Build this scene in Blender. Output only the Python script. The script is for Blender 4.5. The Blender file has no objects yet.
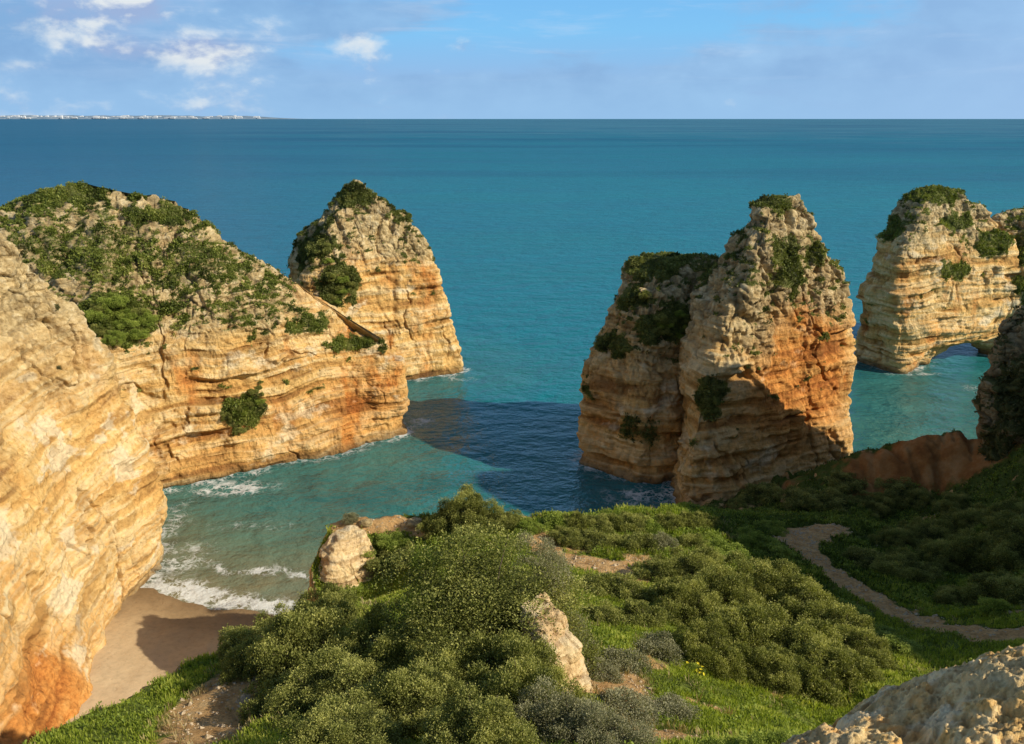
import bpy, math, random
import numpy as np
from mathutils import Vector

rng = np.random.default_rng(7)
random.seed(7)
C = bpy.context.scene.collection
SC = bpy.context.scene

# ------------------------------------------------------------------ camera model
W_, H_ = 1024, 744
F = 800.0
CAMZ = 40.0
PITCH = math.atan((372 - 117.6) / F)
cP, sP = math.cos(PITCH), math.sin(PITCH)

def ray(px, py):
    u = (px - 512) / F; v = (372 - py) / F
    return np.array([u, cP + v * sP, -sP + v * cP])
def P(px, py, Y):
    d = ray(px, py); t = Y / d[1]
    return np.array([d[0] * t, Y, CAMZ + d[2] * t])
def PZ(px, py, z):
    d = ray(px, py); t = (z - CAMZ) / d[2]
    return np.array([d[0] * t, d[1] * t, z])
def B(px, py): return PZ(px, py, 0.0)

# ------------------------------------------------------------------ noise
def _hash(ix, iy, iz, seed=0):
    with np.errstate(over='ignore'):
        h = (ix.astype(np.uint32) * np.uint32(374761393) + iy.astype(np.uint32) * np.uint32(668265263)
             + iz.astype(np.uint32) * np.uint32(2147483647 - 97) + np.uint32((seed * 1274126177) & 0xffffffff))
        h = (h ^ (h >> np.uint32(13))) * np.uint32(1274126177)
        h = (h ^ (h >> np.uint32(16))) * np.uint32(2246822519)
        h = h ^ (h >> np.uint32(15))
    return h
def gnoise(p, seed=0):
    p = np.asarray(p, dtype=np.float64)
    f0 = np.floor(p); f = p - f0; i = f0.astype(np.int64)
    u = f * f * f * (f * (f * 6 - 15) + 10)
    out = np.zeros(len(p))
    for dx in (0, 1):
        wx = u[:, 0] if dx else 1 - u[:, 0]
        for dy in (0, 1):
            wy = u[:, 1] if dy else 1 - u[:, 1]
            for dz in (0, 1):
                wz = u[:, 2] if dz else 1 - u[:, 2]
                h = _hash(i[:, 0] + dx, i[:, 1] + dy, i[:, 2] + dz, seed)
                gx = (h & np.uint32(1023)).astype(np.float64) / 511.5 - 1
                gy = ((h >> np.uint32(10)) & np.uint32(1023)).astype(np.float64) / 511.5 - 1
                gz = ((h >> np.uint32(20)) & np.uint32(1023)).astype(np.float64) / 511.5 - 1
                out += wx * wy * wz * (gx * (f[:, 0] - dx) + gy * (f[:, 1] - dy) + gz * (f[:, 2] - dz))
    return out * 1.25
def fbm(p, octv=4, seed=0, gain=0.5, lac=2.03):
    a = 1.0; s = 0; q = np.array(p, dtype=np.float64); tot = 0
    for o in range(octv):
        s = s + a * gnoise(q, seed + o * 17); tot += a; a *= gain; q = q * lac + 3.7
    return s / tot * 1.5
def ridged(p, octv=3, seed=0, gain=0.5):
    a = 1.0; s = 0; q = np.array(p, dtype=np.float64); tot = 0
    for o in range(octv):
        s = s + a * (1 - np.abs(gnoise(q, seed + o * 13)) * 2.2); tot += a; a *= gain; q = q * 2.07 + 1.3
    return s / tot
def worley(p, seed=0):
    p = np.asarray(p, dtype=np.float64)
    i0 = np.floor(p).astype(np.int64)
    f1 = np.full(len(p), 9.0); f2 = np.full(len(p), 9.0); idv = np.zeros(len(p))
    for dx in (-1, 0, 1):
        for dy in (-1, 0, 1):
            for dz in (-1, 0, 1):
                c = i0 + np.array([dx, dy, dz])
                h = _hash(c[:, 0], c[:, 1], c[:, 2], seed)
                ox = (h & np.uint32(1023)) / 1023.0; oy = ((h >> np.uint32(10)) & np.uint32(1023)) / 1023.0
                oz = ((h >> np.uint32(20)) & np.uint32(1023)) / 1023.0
                d = np.sqrt((c[:, 0] + ox - p[:, 0]) ** 2 + (c[:, 1] + oy - p[:, 1]) ** 2 + (c[:, 2] + oz - p[:, 2]) ** 2)
                m = d < f1
                f2 = np.where(m, f1, np.minimum(f2, d)); idv = np.where(m, (h & np.uint32(4095)) / 4095.0, idv)
                f1 = np.minimum(f1, d)
    return f1, f2, idv
def sstep(a, b, x):
    t = np.clip((x - a) / (b - a), 0, 1); return t * t * (3 - 2 * t)

# ------------------------------------------------------------------ mesh helpers
def mesh_np(name, V, faces, attrs=None, fattrs=None, smooth=True):
    """faces: (n,4) or (n,3) int array"""
    me = bpy.data.meshes.new(name)
    V = np.ascontiguousarray(V, dtype=np.float32); faces = np.ascontiguousarray(faces, dtype=np.int32)
    n, k = faces.shape
    me.vertices.add(len(V)); me.vertices.foreach_set('co', V.ravel())
    me.loops.add(n * k); me.loops.foreach_set('vertex_index', faces.ravel())
    me.polygons.add(n)
    me.polygons.foreach_set('loop_start', np.arange(0, n * k, k, dtype=np.int32))
    me.polygons.foreach_set('loop_total', np.full(n, k, dtype=np.int32))
    me.polygons.foreach_set('use_smooth', np.full(n, smooth, dtype=bool))
    for d, dom in ((attrs, 'POINT'), (fattrs, 'FACE')):
        if d:
            for kx, a in d.items():
                at = me.attributes.new(kx, 'FLOAT', dom)
                at.data.foreach_set('value', np.ascontiguousarray(a, dtype=np.float32))
    me.update(calc_edges=True)
    return me
def link(name, me, mat=None, parent=None):
    o = bpy.data.objects.new(name, me); C.objects.link(o)
    if mat and not me.materials: me.materials.append(mat)
    if parent: o.parent = parent
    return o
def tag(o, label=None, cat=None, group=None, kind=None):
    if label: o['label'] = label
    if cat: o['category'] = cat
    if group: o['group'] = group
    if kind: o['kind'] = kind
    return o
def empty(name, loc):
    o = bpy.data.objects.new(name, None); C.objects.link(o); o.location = loc; return o

# ------------------------------------------------------------------ node helpers
class NT:
    def __init__(s, name):
        s.m = bpy.data.materials.new(name); s.m.use_nodes = True
        s.t = s.m.node_tree; s.t.nodes.clear()
        s.out = s.t.nodes.new('ShaderNodeOutputMaterial')
    def n(s, typ, **kw):
        nd = s.t.nodes.new('ShaderNode' + typ)
        for k, v in kw.items():
            if hasattr(nd, k): setattr(nd, k, v)
            else: raise KeyError(k)
        return nd
    def set(s, sock, v):
        if isinstance(v, bpy.types.NodeSocket): s.t.links.new(v, sock)
        elif isinstance(v, (tuple, list)):
            if len(v) == 3 and sock.type == 'RGBA': v = (*v, 1)
            sock.default_value = v
        else: sock.default_value = v
    def attr(s, name):
        a = s.n('Attribute'); a.attribute_name = name; return a.outputs['Fac']
    def pos(s):
        g = s.n('NewGeometry'); return g.outputs['Position']
    def math(s, op, a, b=0.0, c=None, clamp=False):
        nd = s.n('Math', operation=op, use_clamp=clamp)
        s.set(nd.inputs[0], a); s.set(nd.inputs[1], b)
        if c is not None: s.set(nd.inputs[2], c)
        return nd.outputs[0]
    def vmul(s, v, sc):
        nd = s.n('VectorMath', operation='MULTIPLY'); s.set(nd.inputs[0], v); s.set(nd.inputs[1], sc); return nd.outputs[0]
    def vadd(s, v, sc):
        nd = s.n('VectorMath', operation='ADD'); s.set(nd.inputs[0], v); s.set(nd.inputs[1], sc); return nd.outputs[0]
    def comb(s, x, y, z):
        nd = s.n('CombineXYZ'); s.set(nd.inputs[0], x); s.set(nd.inputs[1], y); s.set(nd.inputs[2], z); return nd.outputs[0]
    def sep(s, v):
        nd = s.n('SeparateXYZ'); s.set(nd.inputs[0], v); return nd.outputs
    def noise(s, vec, scale=1.0, detail=4.0, rough=0.5, dist=0.0, out='Fac'):
        nd = s.n('TexNoise'); s.set(nd.inputs['Vector'], vec)
        nd.inputs['Scale'].default_value = scale; nd.inputs['Detail'].default_value = detail
        nd.inputs['Roughness'].default_value = rough; nd.inputs['Distortion'].default_value = dist
        return nd.outputs[out]
    def voro(s, vec, scale=1.0, feature='F1', out='Distance', rand=1.0):
        nd = s.n('TexVoronoi', feature=feature); s.set(nd.inputs['Vector'], vec); nd.inputs['Scale'].default_value = scale
        nd.inputs['Randomness'].default_value = rand
        return nd.outputs[out]
    def ramp(s, f, stops, interp='LINEAR'):
        nd = s.n('ValToRGB'); cr = nd.color_ramp; cr.interpolation = interp
        while len(cr.elements) < len(stops): cr.elements.new(0.5)
        for e, (p, c) in zip(cr.elements, stops):
            e.position = p
            if isinstance(c, (int, float)): c = (c, c, c)
            e.color = (*c[:3], 1)
        s.set(nd.inputs[0], f); return nd.outputs[0]
    def mix(s, f, a, b, blend='MIX'):
        nd = s.n('Mix', data_type='RGBA', blend_type=blend)
        s.set(nd.inputs[0], f); s.set(nd.inputs[6], a); s.set(nd.inputs[7], b); return nd.outputs[2]
    def map(s, v, a, b, c=0.0, d=1.0, smooth=False):
        nd = s.n('MapRange', clamp=True)
        if smooth: nd.interpolation_type = 'SMOOTHSTEP'
        s.set(nd.inputs[0], v); s.set(nd.inputs[1], a); s.set(nd.inputs[2], b); s.set(nd.inputs[3], c); s.set(nd.inputs[4], d)
        return nd.outputs[0]
    def bump(s, h, strength=1.0, dist=0.1, normal=None):
        nd = s.n('Bump'); s.set(nd.inputs['Height'], h); s.set(nd.inputs['Strength'], strength); s.set(nd.inputs['Distance'], dist)
        if normal is not None: s.set(nd.inputs['Normal'], normal)
        return nd.outputs[0]
    def principled(s, col, rough=0.9, normal=None, spec=0.2, **kw):
        b = s.n('BsdfPrincipled'); s.set(b.inputs['Base Color'], col); s.set(b.inputs['Roughness'], rough)
        s.set(b.inputs['Specular IOR Level'], spec)
        if normal is not None: s.set(b.inputs['Normal'], normal)
        for k, v in kw.items(): s.set(b.inputs[k], v)
        s.t.links.new(b.outputs[0], s.out.inputs[0]); return b

# ------------------------------------------------------------------ materials
def rock_material(name, scale=1.0, gain=1.0, lamk=1.0):
    m = NT(name); p = m.pos()
    x, y, z = m.sep(p)
    band = m.attr('band')
    lam = m.noise(m.comb(m.math('MULTIPLY', x, 0.35 * scale), m.math('MULTIPLY', y, 0.35 * scale), m.math('MULTIPLY', m.attr('zs'), 3.4 * scale)), 1.0, 5, 0.65)
    if lamk != 1.0: lam = m.math('ADD', m.math('MULTIPLY', lam, lamk), 0.5 * (1 - lamk))
    fine = m.noise(p, 1.9 * scale, 7, 0.7)
    fdev = m.math('SUBTRACT', fine, 0.5)
    col = m.ramp(m.math('ADD', band, m.math('MULTIPLY', fdev, 0.35)),
                 [(0.15, (0.36, 0.18, 0.055)), (0.34, (0.62, 0.36, 0.115)), (0.47, (0.70, 0.45, 0.165)),
                  (0.58, (0.76, 0.57, 0.29)), (0.70, (0.64, 0.375, 0.125)), (0.86, (0.76, 0.60, 0.33))])
    rcol = m.ramp(m.math('ADD', band, m.math('MULTIPLY', fdev, 0.9)), [(0.2, (0.36, 0.12, 0.028)), (0.5, (0.60, 0.25, 0.06)), (0.8, (0.68, 0.36, 0.11))])
    col = m.mix(m.map(m.math('ADD', m.attr('rust'), m.math('MULTIPLY', fdev, 0.7)), 0.1, 0.9), col, rcol)
    col = m.mix(m.map(m.math('ADD', m.attr('pale'), m.math('MULTIPLY', fdev, 0.8)), 0.25, 0.9, 0, 0.75), col, (0.77, 0.65, 0.43))
    wf = m.noise(m.vadd(p, (31.0, 7.0, 3.0)), 1.05 * scale, 7, 0.72)
    wcol = m.ramp(wf, [(0.3, (0.20, 0.145, 0.065)), (0.43, (0.43, 0.32, 0.155)), (0.54, (0.58, 0.455, 0.24)), (0.68, (0.74, 0.64, 0.42))])
    col = m.mix(m.map(m.math('ADD', m.attr('weather'), m.math('MULTIPLY', fdev, 0.9)), 0.15, 0.95, 0, 0.88), col, wcol)
    col = m.mix(1.0, col, m.ramp(fine, [(0.28, 0.56), (0.42, 0.96), (0.56, 1.13), (0.75, 1.27)]), 'MULTIPLY')
    col = m.mix(1.0, col, m.ramp(lam, [(0.3, 0.70), (0.42, 1.0), (0.6, 1.07), (0.75, 1.16)]), 'MULTIPLY')
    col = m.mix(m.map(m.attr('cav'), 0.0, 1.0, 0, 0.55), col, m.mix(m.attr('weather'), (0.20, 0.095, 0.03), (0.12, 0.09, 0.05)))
    vm = m.map(m.math('ADD', m.attr('veg'), m.math('MULTIPLY', fdev, 0.9)), 0.42, 0.62)
    vcol = m.ramp(m.math('ADD', wf, m.math('MULTIPLY', fdev, 0.3)), [(0.3, (0.05, 0.06, 0.018)), (0.48, (0.10, 0.125, 0.03)), (0.62, (0.17, 0.19, 0.05)), (0.75, (0.26, 0.21, 0.10))])
    col = m.mix(m.math('MULTIPLY', vm, 0.9), col, vcol)
    wet = m.map(m.math('ADD', z, m.math('MULTIPLY', wf, 1.6)), 2.2, 0.9)
    col = m.mix(m.math('MULTIPLY', wet, m.math('MULTIPLY', m.attr('tide'), 0.75)), col, (0.085, 0.055, 0.03))
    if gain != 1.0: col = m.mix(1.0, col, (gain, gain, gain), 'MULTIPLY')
    h2 = m.voro(m.vadd(p, m.vmul(wf, (0.9, 0.7, 0.5))), 0.95 * scale)
    hh = m.math('ADD', m.math('ADD', fine, m.math('MULTIPLY', lam, 0.55)), m.math('MULTIPLY', h2, 0.13))
    m.principled(col, 0.93, m.bump(hh, 0.85, 0.5 / scale), 0.15)
    return m.m

def leaf_material(name, c_dark, c_mid, c_light, trans=0.3):
    m = NT(name)
    t = m.attr('tint')
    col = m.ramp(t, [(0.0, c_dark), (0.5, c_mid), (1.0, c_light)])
    d = m.n('BsdfPrincipled'); m.set(d.inputs['Base Color'], col); d.inputs['Roughness'].default_value = 0.6
    d.inputs['Specular IOR Level'].default_value = 0.25
    tr = m.n('BsdfTranslucent'); m.set(tr.inputs[0], m.mix(1.0, col, (1.3, 1.35, 0.6), 'MULTIPLY'))
    mx = m.n('MixShader'); mx.inputs[0].default_value = trans
    m.t.links.new(d.outputs[0], mx.inputs[1]); m.t.links.new(tr.outputs[0], mx.inputs[2])
    m.t.links.new(mx.outputs[0], m.out.inputs[0])
    return m.m

def ground_material():
    m = NT('ground_soil'); p = m.pos()
    g = m.noise(p, 0.55, 6, 0.65)
    grass = m.ramp(g, [(0.25, (0.07, 0.085, 0.02)), (0.42, (0.14, 0.175, 0.03)), (0.58, (0.21, 0.26, 0.045)), (0.75, (0.32, 0.29, 0.10))])
    fn = m.noise(p, 9.0, 6, 0.75)
    grass = m.mix(1.0, grass, m.ramp(fn, [(0.3, 0.35), (0.5, 0.95), (0.7, 1.45)]), 'MULTIPLY')
    soil = m.ramp(m.noise(p, 1.4, 6, 0.65), [(0.28, (0.36, 0.19, 0.07)), (0.5, (0.60, 0.36, 0.15)), (0.7, (0.68, 0.46, 0.22))])
    soil = m.mix(1.0, soil, m.ramp(m.noise(p, 6.0, 7, 0.7), [(0.3, 0.55), (0.5, 0.98), (0.72, 1.2)]), 'MULTIPLY')
    st = m.map(m.voro(p, 5.0), 0.10, 0.05)
    soil = m.mix(m.math('MULTIPLY', st, 0.5), soil, (0.5, 0.42, 0.3))
    msk = m.map(m.math('ADD', m.attr('dirt'), m.math('MULTIPLY', m.math('SUBTRACT', m.noise(p, 1.6, 6, 0.7), 0.5), 1.2)), 0.4, 0.6)
    px_, py_, pz_ = m.sep(p)
    grass_shade = m.math('MULTIPLY', m.map(px_, 12.0, 18.0), m.map(py_, 28.0, 38.0))  # valley shade painted into the ground's grass colour
    grass = m.mix(grass_shade, grass, m.mix(1.0, grass, (0.5, 0.55, 0.6), 'MULTIPLY'))
    col = m.mix(msk, grass, soil)
    rs = m.ramp(m.noise(p, 0.5, 6, 0.65), [(0.3, (0.20, 0.075, 0.022)), (0.5, (0.38, 0.165, 0.05)), (0.7, (0.48, 0.27, 0.11))])
    col = m.mix(m.map(m.math('ADD', m.attr('rust'), m.math('MULTIPLY', m.math('SUBTRACT', m.noise(p, 0.8, 5), 0.5), 0.9)), 0.4, 0.62), col, rs)
    h = m.math('ADD', m.noise(p, 2.2, 8, 0.7), m.math('MULTIPLY', fn, 0.4))
    m.principled(col, 0.95, m.bump(h, 0.9, 0.22), 0.1)
    return m.m

def sand_material():
    m = NT('beach_sand'); p = m.pos(); x, y, z = m.sep(p)
    zz = m.math('ADD', z, m.math('MULTIPLY', m.math('SUBTRACT', m.noise(p, 0.35, 4), 0.5), 0.5))
    col = m.ramp(m.map(zz, 0.0, 1.6), [(0.0, (0.23, 0.15, 0.075)), (0.25, (0.36, 0.245, 0.125)), (0.5, (0.53, 0.38, 0.21)), (1.0, (0.60, 0.45, 0.27))])
    col = m.mix(1.0, col, m.ramp(m.noise(p, 2.2, 7, 0.7), [(0.3, 0.82), (0.5, 1.0), (0.7, 1.08)]), 'MULTIPLY')
    foot = m.map(m.voro(p, 1.6), 0.2, 0.07)
    h = m.math('SUBTRACT', m.noise(p, 1.4, 6, 0.6), m.math('MULTIPLY', foot, 0.25))
    rough = m.map(zz, 0.0, 0.5, 0.45, 0.95)
    m.principled(col, rough, m.bump(h, 0.6, 0.14), 0.25)
    return m.m

def water_material(name, near):
    m = NT(name); p = m.pos(); x, y, z = m.sep(p)
    sh = m.attr('shore'); shal = m.attr('shallow'); fo = m.attr('foam'); far = m.attr('far')
    big = m.noise(m.comb(m.math('MULTIPLY', x, 0.35), y, 0.0), 0.02, 5, 0.55)
    deep = m.ramp(m.math('ADD', far, m.math('MULTIPLY', m.math('SUBTRACT', big, 0.5), 0.9)),
                  [(0.0, (0.003, 0.165, 0.195)), (0.25, (0.003, 0.165, 0.215)), (0.5, (0.005, 0.15, 0.215)), (0.8, (0.012, 0.14, 0.225)), (1.0, (0.045, 0.165, 0.25))])  # palest last stop paints horizon haze into the water colour
    band_ = m.noise(m.comb(m.math('MULTIPLY', x, 0.25), y, 4.0), 0.0035, 4, 0.6)  # cloud-shadow bands painted into the far sea colour
    deep = m.mix(m.map(far, 0.1, 0.35), deep, m.mix(1.0, deep, m.ramp(band_, [(0.36, (0.62, 0.72, 0.82)), (0.5, (1, 1, 1)), (0.66, (1.2, 1.12, 1.05))]), 'MULTIPLY'))
    # bluer to the west (left), greener to the east
    wst = m.math('MULTIPLY', m.attr('west'), 0.8)
    deep = m.mix(wst, deep, (0.014, 0.11, 0.215))
    turq = m.mix(m.map(m.noise(p, 0.09, 4, 0.6), 0.35, 0.65), (0.030, 0.135, 0.128), (0.05, 0.18, 0.155))
    col = m.mix(m.map(m.math('ADD', sh, m.math('MULTIPLY', m.math('SUBTRACT', m.noise(p, 0.12, 4), 0.5), 0.5)), 0.0, 1.0), turq, deep)
    sandc = m.mix(m.map(m.noise(p, 0.25, 4, 0.6), 0.35, 0.65), (0.22, 0.19, 0.105), (0.16, 0.185, 0.12))
    col = m.mix(m.map(shal, 0.05, 0.6), col, (0.105, 0.175, 0.12))
    col = m.mix(m.map(shal, 0.55, 1.0), col, sandc)
    reef = m.map(m.noise(p, 0.16, 5, 0.6), 0.56, 0.68)
    col = m.mix(m.math('MULTIPLY', reef, m.math('MULTIPLY', m.map(sh, 0.75, 0.1), 0.5)), col, (0.02, 0.075, 0.075))
    mot = m.noise(m.comb(m.math('MULTIPLY', x, 0.06), m.math('MULTIPLY', y, 0.22), 9.0), 1.0, 5, 0.62)
    col = m.mix(1.0, col, m.ramp(mot, [(0.3, 0.84), (0.5, 1.0), (0.7, 1.14)]), 'MULTIPLY')
    if near:                                                # lace of foam
        pw = m.vadd(p, m.vmul(m.noise(p, 0.7, 4, out='Color'), (2.2, 2.2, 0)))
        v1 = m.voro(pw, 0.75, 'DISTANCE_TO_EDGE'); v2 = m.voro(pw, 1.9, 'DISTANCE_TO_EDGE')
        lace = m.math('MINIMUM', v1, m.math('MULTIPLY', v2, 1.6))
        wid = m.math('MULTIPLY', m.math('POWER', fo, 1.8), 0.46)
        wid = m.math('MULTIPLY', wid, m.map(m.noise(p, 0.45, 5, 0.65), 0.36, 0.66, 0.05, 1.6))
        lm = m.map(m.math('SUBTRACT', wid, lace), 0.0, 0.16)
    else:                                                   # a few whitecaps far out
        wc = m.noise(m.comb(m.math('MULTIPLY', x, 0.4), y, 0.0), 0.055, 3, 0.7)
        lm = m.math('MULTIPLY', m.math('MULTIPLY', m.map(wc, 0.765, 0.79), m.map(far, 0.12, 0.3)), 0.4)
    foamc = m.mix(m.math('MULTIPLY', lm, 0.85), col, (0.70, 0.71, 0.68))
    w1 = m.noise(m.comb(m.math('MULTIPLY', x, 0.75), y, 0.0), 0.22, 3, 0.55)
    w2 = m.noise(m.comb(m.math('MULTIPLY', x, 0.7), y, 3.0), 0.8, 4, 0.6)
    w3 = m.noise(m.comb(x, y, 7.0), 2.6, 3, 0.6)
    hh = m.math('ADD', m.math('ADD', m.math('MULTIPLY', w1, 1.6), m.math('MULTIPLY', w2, 0.75)), m.math('MULTIPLY', w3, 0.16))
    nrm = m.bump(hh, 1.0, 0.55)
    dif = m.n('BsdfDiffuse'); m.set(dif.inputs[0], foamc); m.set(dif.inputs['Normal'], nrm)
    gl = m.n('BsdfGlossy'); gl.inputs['Roughness'].default_value = 0.12; m.set(gl.inputs['Normal'], nrm); m.set(gl.inputs[0], (0.9, 0.95, 1.0))
    fr = m.n('Fresnel'); fr.inputs[0].default_value = 1.33; m.set(fr.inputs['Normal'], nrm)
    # wave facets tilt towards the eye at distance, so the grazing reflection never closes up
    fac = m.math('MINIMUM', fr.outputs[0], m.map(far, 0.0, 0.8, 0.26, 0.11))
    fac = m.math('MULTIPLY', fac, m.math('SUBTRACT', 1.0, lm))
    mx = m.n('MixShader'); m.set(mx.inputs[0], fac)
    m.t.links.new(dif.outputs[0], mx.inputs[1]); m.t.links.new(gl.outputs[0], mx.inputs[2]); m.t.links.new(mx.outputs[0], m.out.inputs[0])
    return m.m

M_ROCK = rock_material('limestone_ochre')
M_ROCKN = rock_material('limestone_near', scale=1.4, gain=1.03, lamk=0.55)
M_ROCK_SHADE = rock_material('limestone_shaded', gain=0.62)  # limestone darkened for the right cliff, its shade put into the colour
M_PALE = rock_material('limestone_pale', scale=2.5, gain=1.0, lamk=0.6)
M_BOULD = rock_material('limestone_boulder', scale=4.0, gain=1.3, lamk=0.4)
M_GROUND = ground_material()
M_SAND = sand_material()
M_WATER = water_material('sea_water', True); M_WATERF = water_material('open_sea_water', False)
M_SCRUB = leaf_material('scrub_leaf', (0.05, 0.06, 0.018), (0.16, 0.185, 0.042), (0.34, 0.34, 0.11))
M_DRYSC = leaf_material('dry_scrub_leaf', (0.05, 0.055, 0.02), (0.12, 0.12, 0.045), (0.22, 0.19, 0.09))
M_SCRUBG = leaf_material('scrub_leaf_green', (0.05, 0.065, 0.016), (0.175, 0.215, 0.036), (0.37, 0.38, 0.10))
M_MASTIC = leaf_material('mastic_leaf', (0.04, 0.05, 0.014), (0.19, 0.21, 0.046), (0.50, 0.49, 0.15))
M_BRIGHT = leaf_material('bright_leaf', (0.055, 0.08, 0.016), (0.20, 0.27, 0.038), (0.42, 0.48, 0.10))
M_GREYG = leaf_material('grey_twig_leaf', (0.08, 0.085, 0.045), (0.23, 0.225, 0.12), (0.42, 0.40, 0.24))
M_GRASS = leaf_material('grass_blade', (0.13, 0.16, 0.024), (0.33, 0.40, 0.045), (0.60, 0.58, 0.15), 0.45)
M_GRASS_SHADE = leaf_material('shaded_grass_blade', (0.05, 0.075, 0.014), (0.12, 0.18, 0.025), (0.24, 0.28, 0.06), 0.3)  # darker copy of the grass, valley shade put into its colour
M_DRY = leaf_material('dry_grass_blade', (0.20, 0.15, 0.06), (0.36, 0.28, 0.13), (0.5, 0.41, 0.22), 0.3)
def bark_material():
    m = NT('twig_bark'); p = m.pos()
    m.principled(m.ramp(m.noise(p, 6, 5, 0.6), [(0.3, (0.07, 0.05, 0.035)), (0.7, (0.2, 0.16, 0.12))]), 0.9, m.bump(m.noise(p, 20, 4), 0.5, 0.02))
    return m.m
M_BARK = bark_material()

# ------------------------------------------------------------------ rock lofts
def cr(p0, p1, p2, p3, t):
    return 0.5 * ((2 * p1) + (-p0 + p2) * t + (2 * p0 - 5 * p1 + 4 * p2 - p3) * t * t + (-p0 + 3 * p1 - 3 * p2 + p3) * t ** 3)
def spline_resample(A, n, periodic, wts=None):
    """A (K, ..., 3) -> (n, ..., 3) along axis 0 by roughly equal arc length"""
    K = A.shape[0]
    segs = K if periodic else K - 1
    fine = 24
    pts = []
    for i in range(segs):
        if periodic: idx = [(i - 1) % K, i, (i + 1) % K, (i + 2) % K]
        else: idx = [max(i - 1, 0), i, i + 1, min(i + 2, K - 1)]
        for j in range(fine): pts.append(cr(A[idx[0]], A[idx[1]], A[idx[2]], A[idx[3]], j / fine))
    pts.append(A[0] if periodic else A[-1])
    pts = np.array(pts)
    d = np.linalg.norm(np.diff(pts, axis=0), axis=-1)
    while d.ndim > 1: d = d.mean(axis=-1)
    if wts is not None: d = d * np.repeat(np.asarray(wts, dtype=float), fine)
    s = np.concatenate([[0], np.cumsum(d)])
    q = np.linspace(0, s[-1], n + 1)[:-1] if periodic else np.linspace(0, s[-1], n)
    ii = np.clip(np.searchsorted(s, q, side='right') - 1, 0, len(s) - 2)
    f = (q - s[ii]) / np.maximum(s[ii + 1] - s[ii], 1e-9)
    f = f.reshape((-1,) + (1,) * (pts.ndim - 1))
    return pts[ii] * (1 - f) + pts[ii + 1] * f

def grid_normals(G):
    du = np.roll(G, -1, 0) - np.roll(G, 1, 0)
    dv = np.empty_like(G); dv[:, 1:-1] = G[:, 2:] - G[:, :-2]; dv[:, 0] = G[:, 1] - G[:, 0]; dv[:, -1] = G[:, -1] - G[:, -2]
    n = np.cross(du, dv); n /= np.maximum(np.linalg.norm(n, axis=-1, keepdims=True), 1e-9)
    return n

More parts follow.
